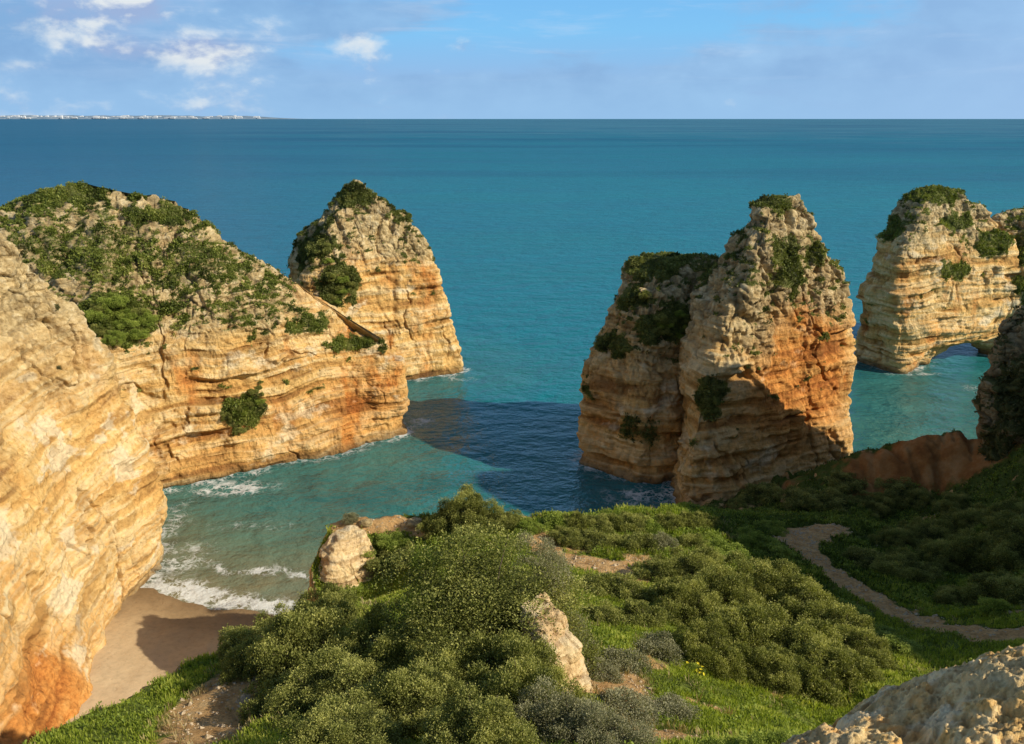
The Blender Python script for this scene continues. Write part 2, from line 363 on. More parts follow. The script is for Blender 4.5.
WATERLINES = []
def nsm01(a):
    return np.clip(a * 0.5 + 0.5, 0, 1)
def loft(cols, nu, nv, seed, amp=1.0, strata=1.0, blocky=1.0, tilt=(0, 0), weather_z=(14, 26), veg_fn=None,
         rust_fn=None, gully=1.0, big=1.0, water=True, size=1.0, rustiness=1.0, paleness=1.0, wts=None):
    """cols: K columns x L points (bottom -> top) around the rock; returns V, faces, attrs, normals"""
    A = np.array(cols, dtype=np.float64)                    # K,L,3
    if wts is None and len(A) == 8: wts = (2.2, 3, 3, 2.2, .9, .45, .45, .9)
    G = spline_resample(A, nu, True, wts)                        # nu,L,3
    G = np.swapaxes(spline_resample(np.swapaxes(G, 0, 1), nv, False), 0, 1)   # nu,nv,3
    cen = G.mean(axis=(0, 1))
    n = grid_normals(G)
    sgn = np.sign(np.sum(n[..., :2] * (G - cen)[..., :2]))
    n = n * sgn
    p = G.reshape(-1, 3); nn = n.reshape(-1, 3)
    k = 1.0 / size
    zs = p[:, 2] + tilt[0] * p[:, 0] + tilt[1] * p[:, 1]
    lw = fbm(p * k * 0.09, 3, seed + 1)
    zw = zs * k + 0.9 * lw
    # bedding: beds of differing hardness, each stepping out or in with a sharp edge
    pxy = np.stack([p[:, 0], p[:, 1]], 1) * k
    def beds(f, sd, wob, wtr=0.16):
        zz = zw * f + 0.35 * gnoise(np.c_[pxy * 0.05, np.zeros(len(p))], sd + 7); i0 = np.floor(zz); t = zz - i0
        def lay(i): return gnoise(np.c_[pxy * wob, i * 5.37 + 0.5], sd) * 1.5
        t2 = sstep(1 - wtr, 1.0, t)
        return lay(i0) * (1 - t2) + lay(i0 + 1) * t2, i0, t
    b1, l1, t1 = beds(0.36, seed + 2, 0.07); b2, l2, t2 = beds(1.05, seed + 3, 0.11, .22); b3, l3, t3 = beds(2.6, seed + 4, 0.2, .45)
    g1_ = sstep(-0.25, 0.45, fbm(p * k * 0.16, 3, seed + 5)); g2_ = sstep(-0.2, 0.4, fbm(p * k * 0.22, 3, seed + 15))
    st = b1 * (0.35 + 0.7 * g1_) + b2 * 0.62 * (.25 + .75 * g2_) + b3 * 0.26 * (.35 + .65 * g2_)
    # joints cut every bed into blocks
    jw = 0.5 * np.stack([fbm(p * k * 0.6, 2, seed + 30 + i) for i in range(2)], 1)
    j1, j2, jid = worley(np.c_[(pxy + jw) * 0.42, l2 * 1.0 + 0.5], seed + 33)
    jcr = 1 - sstep(0.0, 0.09, j2 - j1)
    big_n = fbm(p * k * np.array([0.12, 0.12, 0.09]), 4, seed + 6)
    gl = ridged(np.stack([p[:, 0] * k * 0.22, p[:, 1] * k * 0.22, p[:, 2] * k * 0.07], 1) + 0.35 * fbm(p * k * 0.2, 2, seed + 7)[:, None], 3, seed + 8)
    med = fbm(p * k * 0.42, 6, seed + 9, gain=0.56)
    hol = sstep(0.15, 0.55, fbm(p * k * np.array([0.22, 0.22, 0.34]), 3, seed + 14))          # eroded hollows
    wq = np.stack([fbm(p * k * 0.4, 3, seed + 20 + i) for i in range(3)], 1)
    f1, f2, idv = worley((p * k + 1.3 * wq) * np.array([0.36, 0.36, 0.5]), seed + 10)
    h1, h2, idg = worley((p * k + 0.7 * wq) * np.array([0.85, 0.85, 1.15]), seed + 11)
    wz = sstep(weather_z[0], weather_z[1], p[:, 2] + 7 * fbm(p * k * 0.09, 4, seed + 12))
    crk = 1 - sstep(0.0, 0.16, f2 - f1); crk2 = 1 - sstep(0.0, 0.2, h2 - h1)
    blk = (idv - 0.5) * 1.1 + (0.5 - f1) * 0.6 - 0.38 * crk
    blk2 = (idg - 0.5) * 0.5 + (0.5 - h1) * 0.4 - 0.2 * crk2
    gulm = sstep(0.55, 0.95, gl)
    fq_ = p * k * np.array([0.11, 0.11, 0.045]) + 0.12 * wq
    flt = 1 - sstep(0.0, 0.045, np.abs(fbm(fq_, 3, seed + 50)))
    flt = flt * sstep(-0.15, 0.25, fbm(p * k * 0.1, 2, seed + 51))
    d = (big * 1.9 * big_n + strata * 1.25 * st * (1.1 - 0.5 * wz) - gully * 0.9 * gulm * (0.45 + 0.55 * wz) - 0.55 * hol - 0.6 * flt
         + 0.62 * med + 0.5 * blocky * (0.35 + 0.65 * wz) * ((jid - 0.5) * 1.1 - 0.4 * jcr) + blocky * (blk * (0.10 + 0.42 * wz) + blk2 * (0.10 + 0.42 * wz)))
    d = (d - d.mean()) * amp * size
    tt = np.broadcast_to(np.linspace(0, 1, nv), (nu, nv)).reshape(-1)
    fade = np.where(tt > 0.94, np.maximum(0.0, (1 - tt) / 0.06), 1.0)
    side = nn.copy(); side[:, 2] *= 0.6
    q = p + side * (d * fade)[:, None]
    q[:, 2] += (1 - fade) * d * 0.8
    Gd = q.reshape(nu, nv, 3)
    n2 = grid_normals(Gd) * sgn
    V = Gd.reshape(-1, 3)
    i = np.arange(nu)[:, None]; j = np.arange(nv - 1)[None, :]
    i2 = (i + 1) % nu
    a = i * nv + j; b = i2 * nv + j; c = i2 * nv + j + 1; e = i * nv + j + 1
    fc = np.stack([a, b, c, e], -1).reshape(-1, 4)
    R = Gd[:, -1]
    best = min(range(0, nu, 4), key=lambda T: np.linalg.norm(R - R[(T - np.arange(nu)) % nu], axis=1).mean())
    ia = np.arange(nu); ib = (best - ia) % nu; ia1 = (ia + 1) % nu; ib1 = (best - ia1) % nu
    kk = ((ia - ib) % nu) < nu // 2
    cap = np.stack([ia * nv + nv - 1, ib * nv + nv - 1, ib1 * nv + nv - 1, ia1 * nv + nv - 1], -1)[kk]
    cap = cap[(np.diff(np.sort(cap, 1), axis=1) != 0).all(1)]
    fcap = cap[:, ::-1]
    fc = np.concatenate([fc, fcap])
    if sgn < 0: fc = fc[:, ::-1]
    N2 = n2.reshape(-1, 3)
    veg = np.zeros(len(V))
    if veg_fn is not None: veg = np.clip(veg_fn(V, N2, wz), 0, 1)
    # colour masks: beds, rust stains, pale fresh faces, darker cracks and set-back beds
    cq = np.stack([p[:, 0] * k * 0.035, p[:, 1] * k * 0.035, zw * 0.42], 1)
    band = nsm01(0.85 * fbm(cq, 5, seed + 40, gain=0.62) + 0.2 * med + .5 * b2 + .35 * b1 + .3 * b3)
    stain = fbm(np.stack([p[:, 0], p[:, 1], p[:, 2] * 0.4], 1) * k * 0.17, 5, seed + 41, gain=0.58)
    rust = rustiness * sstep(0.02, 0.5, stain) * 0.85
    if rust_fn is not None: rust = np.clip(rust + rust_fn(V) * (1 + 0.7 * stain), 0, 1.2)
    pale = paleness * sstep(0.08, 0.5, fbm(p * k * np.array([0.2, 0.2, 0.32]), 5, seed + 42, gain=0.6)) * (1 - 0.6 * np.clip(rust, 0, 1))
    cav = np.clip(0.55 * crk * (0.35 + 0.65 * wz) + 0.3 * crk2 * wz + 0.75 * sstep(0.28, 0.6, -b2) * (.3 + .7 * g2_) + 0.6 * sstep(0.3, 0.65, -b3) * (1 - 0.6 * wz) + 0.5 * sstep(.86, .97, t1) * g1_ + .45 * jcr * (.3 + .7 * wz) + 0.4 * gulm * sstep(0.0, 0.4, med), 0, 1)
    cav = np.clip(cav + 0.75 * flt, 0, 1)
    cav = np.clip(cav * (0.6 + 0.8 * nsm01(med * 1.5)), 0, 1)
    if water:
        zi = np.argmin(np.abs(Gd[:, :, 2] - 0.0), axis=1)
        WATERLINES.append(Gd[np.arange(nu), zi][::4, :2])
    return V, fc, dict(zs=zw * size, band=band, pale=pale, cav=cav, weather=wz, veg=veg, rust=rust, tide=np.full(len(V), 1.0 if water else 0.0)), N2

def blob(V, c, r):
    c = np.array(c); r = np.array(r) if np.ndim(r) else np.array([r, r, r])
    return np.exp(-np.sum(((V - c) / r) ** 2, 1))

def ring_levels(levels, base=-3.0):
    """levels bottom->top: (py, Y, pxW, pxF, pxE, dF, dB[, yE]) -> columns (8) around"""
    rows = []
    for lv in levels:
        py, Y, pw, pf, pe, dF, dB = lv[:7]; yE = lv[7] if len(lv) > 7 else 0.0
        z = P(512, py, Y)[2]
        def at(px, yy):
            # X so that the point at depth yy and height z appears at px
            d = np.array([0, yy, z - CAMZ]); depth = yy * cP + (CAMZ - z) * sP
            return np.array([(px - 512) / F * depth, yy, z])
        Wp = at(pw, Y); Fp = at(pf, Y - dF); Ep = at(pe, Y + yE); Bp = at((pw + pe) / 2, Y + dB)
        cen = (Wp + Fp + Ep + Bp) / 4
        def mid(a, b, k=1.10):
            m_ = (a + b) / 2; r = cen + (m_ - cen) * k; r[2] = z; return r
        rows.append([Wp, mid(Wp, Fp), Fp, mid(Fp, Ep), Ep, mid(Ep, Bp), Bp, mid(Bp, Wp)])
    bot = [np.array([q[0], q[1], base]) for q in rows[0]]
    rows = [bot] + rows
    return [[rows[l][k_] for l in range(len(rows))] for k_ in range(8)]

# ---- far stack on the left
def veg_std(seed, lo=0.35, hi=0.75, blobs=(), gain=1.0):
    def fn(V, N, wz):
        nz = N[:, 2]
        nsm = fbm(V * 0.5, 5, seed, gain=0.62); nl = fbm(V * 0.13, 3, seed + 3)
        v = sstep(lo, hi, nz * 0.75 + 0.7 * nsm + 0.45 * nl) * sstep(0.1, 0.7, wz) * gain
        v = np.maximum(v, 0.62 * sstep(0.30, 0.5, fbm(V * np.array([.28, .28, .5]), 4, seed + 60, gain=.65)) * sstep(4, 8, V[:, 2]))
        for (c, r, s) in blobs: v = np.maximum(v, min(s, 1.0) * sstep(0.32, 0.62, blob(V, c, r) + 0.62 * nsm + 0.12 * (nz - 0.4) + 0.10 * (s - 1)))
        return v
    return fn
SCRUB = []    # (V, F, veg, N) to scatter low scrub on
def rock_obj(name, parts, mat, label, cat, scrub=None, group=None):
    Vs, Fs, at = [], [], {}
    off = 0
    for V, fc, a, N in parts:
        Vs.append(V); Fs.append(fc + off); off += len(V)
        for k, v in a.items(): at.setdefault(k, []).append(v)
    V = np.concatenate(Vs); fc = np.concatenate(Fs); at = {k: np.concatenate(v) for k, v in at.items()}
    N = np.concatenate([p_[3] for p_ in parts])
    o = link(name, mesh_np(name, V, fc, at), mat)
    tag(o, label, cat, group)
    if scrub: SCRUB.append((V, fc, at['veg'], N) + scrub)
    return o

# far left stack
lv = [(386, 126, 276, 330, 462, 9.5, 11), (360, 127, 278, 328, 463, 9.5, 11), (330, 128, 284, 324, 456, 9.5, 11), (300, 128.5, 289, 318, 447, 9, 11), (270, 129, 294, 318, 438, 8.5, 10),
      (245, 129.5, 299, 324, 428, 7.5, 9), (222, 130, 313, 334, 408, 5.5, 7), (204, 130.5, 327, 345, 389, 3.4, 5), (190, 130.5, 339, 350, 371, 1.8, 2.5), (179, 130.5, 351, 355, 361, 0.4, 0.4)]
p1 = loft(ring_levels(lv), 520, 300, 11, amp=0.72, weather_z=(15, 24),
          veg_fn=veg_std(5, 0.42, 0.8, [(P(340, 285, 120), (4.2, 5, 3.4), 1.0), (P(350, 195, 128), (5, 5, 3), 0.75), (P(318, 250, 124), (5, 5, 4.5), .72), (P(405, 215, 127), (4, 5, 2.2), 0.7)]),
          rust_fn=lambda V: 0.25 * blob(V, P(425, 300, 122), (6, 6, 6)))
rock_obj('sea_stack', [p1], M_ROCK, 'pointed golden sea stack beyond the left headland, green at its summit', 'sea stack', (14000, 0.17))

# middle-left cliff
mc = [
    [B(405, 429) + [0, 0, -3], B(405, 429), P(407, 402, 100), P(405, 378, 100.5), P(398, 358, 101), P(388, 346, 102)],
    [B(350, 447) + [0, 0, -3], B(350, 447), P(352, 402, 96.5), P(345, 372, 98), P(350, 345, 100), P(352, 326, 103)],
    [B(290, 463) + [0, 0, -3], B(290, 463), P(292, 405, 92), P(286, 350, 94.5), P(290, 315, 97.5), P(302, 289, 102)],
    [B(225, 477) + [0, 0, -3], B(225, 477), P(225, 405, 88), P(222, 330, 91), P(226, 275, 95.5), P(235, 243, 101)],
    [B(160, 492) + [0, 0, -3], B(160, 492), P(160, 420, 84.5), P(150, 340, 88), P(150, 265, 93.5), P(170, 203, 100)],
    [(-50, 76, -3), (-50, 76, 0), P(80, 420, 81), P(95, 330, 85), P(90, 250, 92), P(110, 189, 99)],
    [(-63, 78, -3), (-63, 78, 0), (-63, 80, 10), P(-5, 340, 86), P(20, 245, 91), P(60, 185, 98)],
    [(-74, 92, -3), (-74, 92, 0), (-73, 93, 12), (-70, 94, 22), P(-20, 225, 95), P(15, 205, 97.5)],
    [(-72, 112, -3), (-72, 112, 0), (-71, 111, 10), (-68, 108, 20), (-62, 104, 28), P(40, 192, 99) - [0, 0, 1.6]],
    [(-52, 114, -3), (-52, 114, 0), (-51, 113, 10), (-49, 111, 18), (-48, 108, 26), P(100, 190, 100.5) - [0, 0, 1.6]],
    [(-34, 113, -3), (-34, 113, 0), (-34, 112, 8), (-34, 110, 15), (-34, 107, 21), P(235, 242, 101.5) - [0, 0, 1.6]],
    [(-20, 110, -3), (-20, 110, 0), (-20, 109, 4), (-20, 107.5, 8), (-20, 105.5, 12), P(350, 325, 103.5) - [0, 0, 1.6]],
]
p2 = loft(mc, 860, 440, 31, wts=(3, 3, 3, 3, 2, .6, .4, .3, .3, .3, .4, 1.2), amp=0.8, weather_z=(13, 22), strata=0.85, gully=0.8,
          veg_fn=veg_std(9, 0.30, 0.68, [(P(118, 318, 87.5), (5.5, 4, 3.3), 1.2), (P(245, 412, 88), (2.6, 3, 2.6), 1.0), (P(190, 215, 97), (10, 4, 1.6), 0.9), (P(60, 192, 97), (8, 5, 2), 0.8),
                                         (P(360, 345, 99), (6, 4, 1.4), 0.9), (P(320, 325, 97), (6, 4, 1.6), .7), (P(100, 245, 92), (12, 6, 6), 0.5), (P(200, 265, 95), (9, 6, 4), 0.5)], gain=0.66),
          rust_fn=lambda V: 0.3 * sstep(9, 3, V[:, 2]) + 0.4 * blob(V, P(360, 395, 96), (7, 7, 4)))
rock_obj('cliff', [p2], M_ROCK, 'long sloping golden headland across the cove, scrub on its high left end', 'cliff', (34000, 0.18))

# near-left cliff beside the beach
nc = [
    [(-29, 26, -3), (-29.5, 26, 4), (-31, 26, 12), (-34, 26, 20), (-39, 26, 28), (-46, 28, 34)],
    [(-28.5, 38, -3), (-29, 38, 3), (-31.5, 38, 11), (-34.5, 38, 19), (-39, 39, 27), (-46, 40, 34)],
    [(-29.0, 45, -3), (-29.6, 45, 2), (-32.0, 45.5, 8), (-35.5, 47, 18), (-39.5, 48, 26), (-46, 48, 33.5)],
    [(-31.2, 51, -3), (-31.7, 51, 2), (-33.0, 51.5, 8), (-36.0, 53, 17), (-39.5, 54, 25), (-46, 55, 33)],
    [(-33.4, 58.5, -3), (-33.6, 58.5, 2), (-33.6, 58.5, 8), (-35.5, 59, 15.5), (-39.3, 60, 24), (-46, 60, 33)],
    [B(158, 548) + [0, 0, -3], P(158, 535, 65.5), P(158, 485, 66.5), P(128, 400, 67), P(78, 318, 66), P(-10, 222, 64)],
    [(-44, 75, -3), (-43.5, 74.5, 2), (-43, 73.5, 8), (-43.5, 72, 16), (-45, 70, 24), (-48, 65, 32)],
    [(-64, 75, -3), (-64, 75, 2), (-63, 74, 8), (-61, 72, 16), (-58, 69, 25), (-52, 63, 33.5)],
    [(-66, 50, -3), (-66, 50, 2), (-65, 50, 8), (-63, 50, 18), (-58, 50, 28), (-48, 50, 34)],
    [(-60, 26, -3), (-60, 26, 2), (-59, 26, 8), (-57, 26, 18), (-54, 26, 28), (-48, 30, 34.5)],
]
p3 = loft(nc, 860, 560, 53, wts=(.4, 2, 3, 3, 3, 1.5, .3, .3, .3, .3), amp=0.66, strata=0.62, tilt=(0.03, -0.13), rustiness=0.45, paleness=1.9, weather_z=(10, 31), blocky=1.15, gully=0.7,
          veg_fn=lambda V, N, wz: 0.34 * sstep(0.2, 0.6, fbm(V * 0.5, 4, 77)) * wz,
          rust_fn=lambda V: 1.1 * blob(V, (-29.5, 42, 3), (5, 6, 5)) + 0.2 * sstep(8, 2, V[:, 2]))
rock_obj('cliff', [p3], M_ROCKN, 'bare cream and yellow cliff at the left edge, falling straight to the beach', 'cliff', (2500, 0.13))

# middle stack: tall right peak and lower left shoulder in one
lva = [(512, 86, 676, 688, 846, 10, 13), (480, 86.5, 676, 690, 848, 10, 13), (440, 87, 680, 697, 850, 10, 13), (400, 88, 683, 702, 851, 10, 13, 1), (360, 89, 687, 712, 854, 9.5, 12, 1), (330, 89.5, 691, 724, 854, 9, 11, 1),
       (300, 90, 698, 736, 851, 8.5, 10, 1), (272, 90, 711, 748, 842, 7.5, 9, 1), (245, 90, 729, 759, 826, 6, 7, .8), (222, 90, 741, 768, 812, 4.2, 5, .5), (205, 90, 752, 773, 802, 2.6, 3, .3), (197, 90, 764, 776, 799, 0.6, 0.6)]
MS_rust = lambda V: 0.8 * blob(V, P(835, 330, 86), (4.5, 7, 11)) + 0.95 * blob(V, P(800, 370, 82), (6.5, 6, 8)) + 0.5 * blob(V, P(800, 430, 80), (9, 6, 6)) + 0.3 * blob(V, P(840, 400, 85), (3, 6, 8))
p4 = loft(ring_levels(lva), 620, 360, 71, amp=0.72, weather_z=(14, 22), gully=1.2, blocky=1.05,
          veg_fn=veg_std(15, 0.48, 0.85, [(P(790, 262, 85), (3.2, 4, 4.5), 0.66), (P(770, 200, 90), (3, 3, 1.6), .8), (P(712, 395, 79), (2.2, 3, 3), 0.8), (P(820, 250, 88), (2, 3, 3), .6)]), rust_fn=MS_rust)
lvb = [(500, 87, 592, 655, 735, 5, 14), (470, 90, 589, 648, 735, 6.5, 12), (440, 91, 585, 645, 735, 6.5, 12), (400, 92, 582, 645, 735, 6.5, 12), (375, 92.5, 585, 645, 735, 6.5, 11), (350, 93, 591, 645, 735, 6.2, 10), (320, 93.5, 600, 650, 735, 6, 9),
       (295, 94, 610, 655, 730, 5.5, 8), (275, 94.5, 618, 660, 728, 4.5, 6), (262, 95, 626, 665, 722, 3, 4), (256, 95, 640, 665, 705, 1, 1)]
p5 = loft(ring_levels(lvb), 460, 300, 83, amp=0.68, weather_z=(4, 22), rustiness=.5, strata=1.2,
          veg_fn=veg_std(19, 0.38, 0.75, [(P(672, 325, 88), (4.2, 4, 2.6), 1.0), (P(650, 262, 93), (5, 4, 2.0), .9), (P(610, 345, 90), (4, 4, 1.6), .9), (P(625, 300, 90), (4, 4, 1.6), .8), (P(640, 430, 86), (3, 3, 2.5), .55)], gain=1.0))
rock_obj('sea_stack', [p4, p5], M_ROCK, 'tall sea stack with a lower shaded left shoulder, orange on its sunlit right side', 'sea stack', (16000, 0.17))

# right stack with the arch
lvr = [(371, 134, 858, 903, 922, 9, 11), (361, 134, 857, 903, 927, 9, 11), (351, 134, 857, 903, 939, 9, 11), (342, 134, 858, 903, 962, 9, 11), (333, 134, 859, 903, 1006, 9, 11), (300, 134, 862, 903, 1026, 9, 11),
       (270, 134, 872, 905, 1026, 9, 10), (245, 134, 880, 909, 1014, 8, 9), (225, 134, 886, 914, 1000, 6.5, 8), (208, 134, 894, 922, 985, 4.6, 6), (196, 134, 906, 930, 968, 2.6, 3), (189, 134, 920, 936, 955, 0.6, 0.6)]
p6 = loft(ring_levels(lvr), 620, 300, 97, amp=0.62, strata=1.5, weather_z=(17, 27), blocky=0.8, big=0.75,
          veg_fn=veg_std(23, 0.42, 0.78, [(P(935, 195, 133), (6, 5, 1.8), 1.0), (P(890, 225, 131), (3, 4, 3), .7), (P(945, 270, 129), (5, 4, 2), .7), (P(1000, 245, 131), (6, 4, 3), .75), (P(955, 222, 131), (4, 4, 2), .7)]))
lvr2 = [(371, 138, 988, 1060, 1190, 6, 14), (355, 138, 984, 1060, 1190, 6, 14), (344, 138, 975, 1060, 1190, 6, 14), (330, 138, 960, 1055, 1190, 6, 14), (300, 138, 955, 1050, 1190, 6, 13), (270, 138, 960, 1050, 1180, 6, 12), (240, 139, 975, 1050, 1170, 5, 10),
        (222, 139, 990, 1050, 1160, 4, 7), (212, 139, 1004, 1045, 1140, 2.5, 4), (208, 139, 1015, 1045, 1120, 0.8, 0.8)]
p7 = loft(ring_levels(lvr2), 560, 260, 101, amp=0.68, strata=1.4, weather_z=(15, 26), blocky=0.85, big=0.8,
          veg_fn=veg_std(29, 0.36, 0.75, [(P(1005, 250, 134), (6, 4, 4), .9), (P(1020, 290, 133), (6, 4, 3), .8)]))
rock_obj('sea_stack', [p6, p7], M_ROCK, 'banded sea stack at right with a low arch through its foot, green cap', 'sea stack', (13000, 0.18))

# right-hand cliff, rising out of the frame
def rcol(pl, X1, X2, *_): pass
rc = [
    [P(984, 478, 68) + [0, 0, -9], P(984, 470, 68), P(986, 425, 68.5), P(989, 380, 69), P(1001, 338, 69.5), P(1018, 317, 70.5), P(1045, 296, 71.5)],
    [P(1008, 500, 64) + [0, 0, -9], P(1008, 480, 64), P(1012, 430, 65), P(1018, 380, 66), P(1031, 338, 67), P(1045, 308, 69), P(1075, 280, 71)],
    [(48, 59, 2), (48, 59, 12), (49, 60, 17), (50, 60, 23), (51.5, 60, 29), (54, 62, 35.5), (57, 65.5, 41)],
    [(58, 53, 2), (58, 53, 14), (58, 54, 20), (58, 54, 28), (58, 55, 35), (59, 57, 41), (61, 60, 44)],
    [(74, 50, 2), (74, 50, 14), (74, 51, 20), (74, 52, 28), (73, 52, 34), (72, 53, 41), (70, 57, 45)],
    [(80, 62, -3), (80, 62, 4), (80, 62, 14), (79, 62, 22), (78, 62, 29), (76, 61, 36), (72, 60.5, 43)],
    [(72, 84, -3), (71, 83, 2), (70, 80, 8), (69, 77, 15), (67, 74, 22), (65, 69.5, 31), (63, 64.5, 42)],
    [(54, 80, -3), (54, 79, 2), (54, 78, 8), (53.5, 76.5, 15), (53, 75, 22), (53, 73, 29), (56, 68.2, 37)],
]
p8 = loft(rc, 600, 320, 113, wts=(3, 2.5, .4, .3, .3, .3, .4, 1.5), amp=0.75, weather_z=(2, 14), water=True,
          veg_fn=veg_std(33, 0.3, 0.7, [(P(1010, 460, 64), (4, 4, 3), .9), (P(1018, 400, 65), (2, 4, 5), .8)]),
          rust_fn=lambda V: 0.5 * blob(V, P(985, 450, 67), (5, 5, 6)))
rock_obj('cliff', [p8], M_ROCK_SHADE, 'dark shaded cliff cut off by the right edge, above the red neck of land', 'cliff', (3000, 0.2))

# ------------------------------------------------------------------ land heightfield
ctl = [
    # near slope under the camera
    (0, -18, 40), (-12, -18, 38), (14, -18, 40), (0, -6, 38.5), (0, 0, 38.2), (-8, 0, 35.5), (7, 0, 38), (0, 3, 36.3), (0, 6, 33.3), (0, 10, 29.6), (-7, 6, 31.5), (-8, 12, 26.5),
    (6, 5, 34.2), (10, 6, 34.5), (14, 6, 35), (5, 10, 29.8), (9, 11, 29), (-14, 4, 32), (-15, 12, 26), (13, 14, 27.5), (20, 10, 33), (6, 15, 26.3),
    PZ(60, 744, 22.2), PZ(130, 705, 21), PZ(200, 662, 19.5), PZ(215, 700, 21.6), PZ(300, 700, 22), PZ(265, 632, 18), PZ(330, 612, 16.5),
    PZ(490, 744, 25.5), PZ(400, 744, 25), PZ(480, 640, 21), PZ(480, 570, 18.5), PZ(420, 600, 17), PZ(560, 600, 18.2), PZ(600, 744, 25), PZ(620, 690, 22), PZ(720, 700, 20), PZ(790, 690, 17.5),
    PZ(720, 744, 22.5), PZ(830, 730, 19.5), PZ(640, 640, 19), PZ(700, 640, 17.5), PZ(760, 600, 14.5), PZ(840, 640, 14.5), PZ(860, 600, 13.2), PZ(930, 630, 15), PZ(1020, 632, 17),
    PZ(900, 690, 17.5), PZ(820, 560, 11.5), PZ(790, 527, 9.5), PZ(850, 522, 9.8), PZ(740, 520, 10.2), PZ(700, 508, 8.5), PZ(720, 545, 12.5), PZ(680, 575, 14.5), PZ(610, 572, 14.6), PZ(560, 560, 14.4), PZ(640, 600, 16.2),
    PZ(560, 524, 13.6), PZ(620, 524, 13.4), PZ(690, 528, 12.6), PZ(480, 524, 13.5), PZ(420, 522, 13.2), PZ(345, 523, 13.0), PZ(380, 523, 13.2), PZ(360, 530, 12.9), PZ(352, 543, 12.3), PZ(395, 530, 13.0), PZ(372, 570, 10.8), PZ(392, 592, 11.3), PZ(430, 545, 13.2),
    P(858, 453, 73), P(900, 441, 72), P(955, 430, 70), P(850, 496, 68), P(900, 487, 68), P(945, 484, 66.5), P(770, 503, 70), P(720, 512, 70), (38, 78.5, 3), (44, 76, 4), (30, 88, 3), (24, 80, 1.5), (30, 79, 3),
    P(980, 500, 60), P(1020, 500, 56), P(940, 540, 53), P(1020, 560, 44), P(960, 580, 44), (31, 36, 17.5), (36, 44, 20), (42, 55, 18),
    (40, 36, 27), (48, 28, 36), (52, 40, 38), (58, 49, 43), (62, 30, 39), (80, 20, 39), (80, 48, 44), (48, 12, 37), (40, 20, 31), (30, 24, 22), (28, 10, 31), (40, 0, 38), (80, -15, 39), (50, -15, 40), (30, -10, 39), (20, -2, 38),
    (62, 66, 20), (85, 66, 20), (85, 76, 8), (62, 76, 8), (46, 70, 11), (-22, -18, 37), (-24, 0, 32), (-22, 12, 25), (-30, -10, 35), (-36, 10, 30),
]
ctl = np.array([np.asarray(c, dtype=float) for c in ctl])
def tps_fit(pts, lam=0.25):
    n = len(pts)
    d = np.linalg.norm(pts[:, None, :2] - pts[None, :, :2], axis=-1)
    K = np.where(d > 0, d * d * np.log(np.maximum(d, 1e-9)), 0) + lam * np.eye(n)
    Pm = np.hstack([np.ones((n, 1)), pts[:, :2]])
    A = np.zeros((n + 3, n + 3)); A[:n, :n] = K; A[:n, n:] = Pm; A[n:, :n] = Pm.T
    return np.linalg.solve(A, np.concatenate([pts[:, 2], np.zeros(3)]))
TW = tps_fit(ctl)
def tps_eval(x, y):
    out = TW[-3] + TW[-2] * x + TW[-1] * y
    for (cx, cy, _), w in zip(ctl, TW[:-3]):
        d2 = (x - cx) ** 2 + (y - cy) ** 2
        out = out + w * np.where(d2 > 1e-12, 0.5 * d2 * np.log(np.maximum(d2, 1e-12)), 0)
    return out
LAND = np.array([(-40, -22), (-40, 14), (-24, 16), (-15.5, 18.5), (-14.2, 22.5), (-13.4, 27), (-11.6, 31.5), (-9.6, 36), (-9.4, 40), (-12.2, 43.6), (-13.6, 46.5), (-13.0, 50.6), (-6, 51.2), (0, 51.4), (4, 51.2),
                 (9, 53), (12.6, 57), (14.5, 62), (17, 72), (20, 86), (30, 92), (36, 86), (38.5, 79.5), (42, 77), (46, 74.5), (52, 76), (62, 80), (90, 80), (90, -22)], dtype=float)
def seg_dist(x, y, poly, closed=True):
    d = np.full(x.shape, 1e9)
    n = len(poly)
    for i in range(n if closed else n - 1):
        a = poly[i]; b = poly[(i + 1) % n]; ab = b - a; L = max((ab ** 2).sum(), 1e-9)
        t = np.clip(((x - a[0]) * ab[0] + (y - a[1]) * ab[1]) / L, 0, 1)
        d = np.minimum(d, (x - a[0] - t * ab[0]) ** 2 + (y - a[1] - t * ab[1]) ** 2)
    return np.sqrt(d)
def inside(x, y, poly):
    c = np.zeros(x.shape, dtype=bool); n = len(poly)
    for i in range(n):
        x1, y1 = poly[i]; x2, y2 = poly[(i + 1) % n]
        if y1 == y2: continue
        c ^= ((y1 > y) != (y2 > y)) & (x < (x2 - x1) * (y - y1) / (y2 - y1) + x1)
    return c
gx = np.arange(-40, 88.01, 0.2); gy = np.arange(-20, 92.01, 0.2)
GX, GY = np.meshgrid(gx, gy, indexing='ij')
xf, yf = GX.ravel(), GY.ravel()
p2d = np.stack([xf, yf, np.zeros_like(xf)], 1)
sd = seg_dist(xf, yf, LAND); sd = np.where(inside(xf, yf, LAND), sd, -sd)
sd = sd + 0.9 * fbm(p2d * 0.28, 4, 201)
zt = tps_eval(xf, yf)
zt = zt - 0.9 * sstep(.5, .95, ridged(np.stack([xf * .32, yf * .10, 0 * xf], 1), 3, 207)) * sstep(62, 67, yf) + 0.55 * fbm(p2d * 0.22, 4, 203) + 0.22 * fbm(p2d * 0.8, 3, 204)
zt = np.minimum(zt, 46)
edge = sstep(-0.9, 0.5, sd)
ZL = -3.0 + (zt + 3.0) * edge
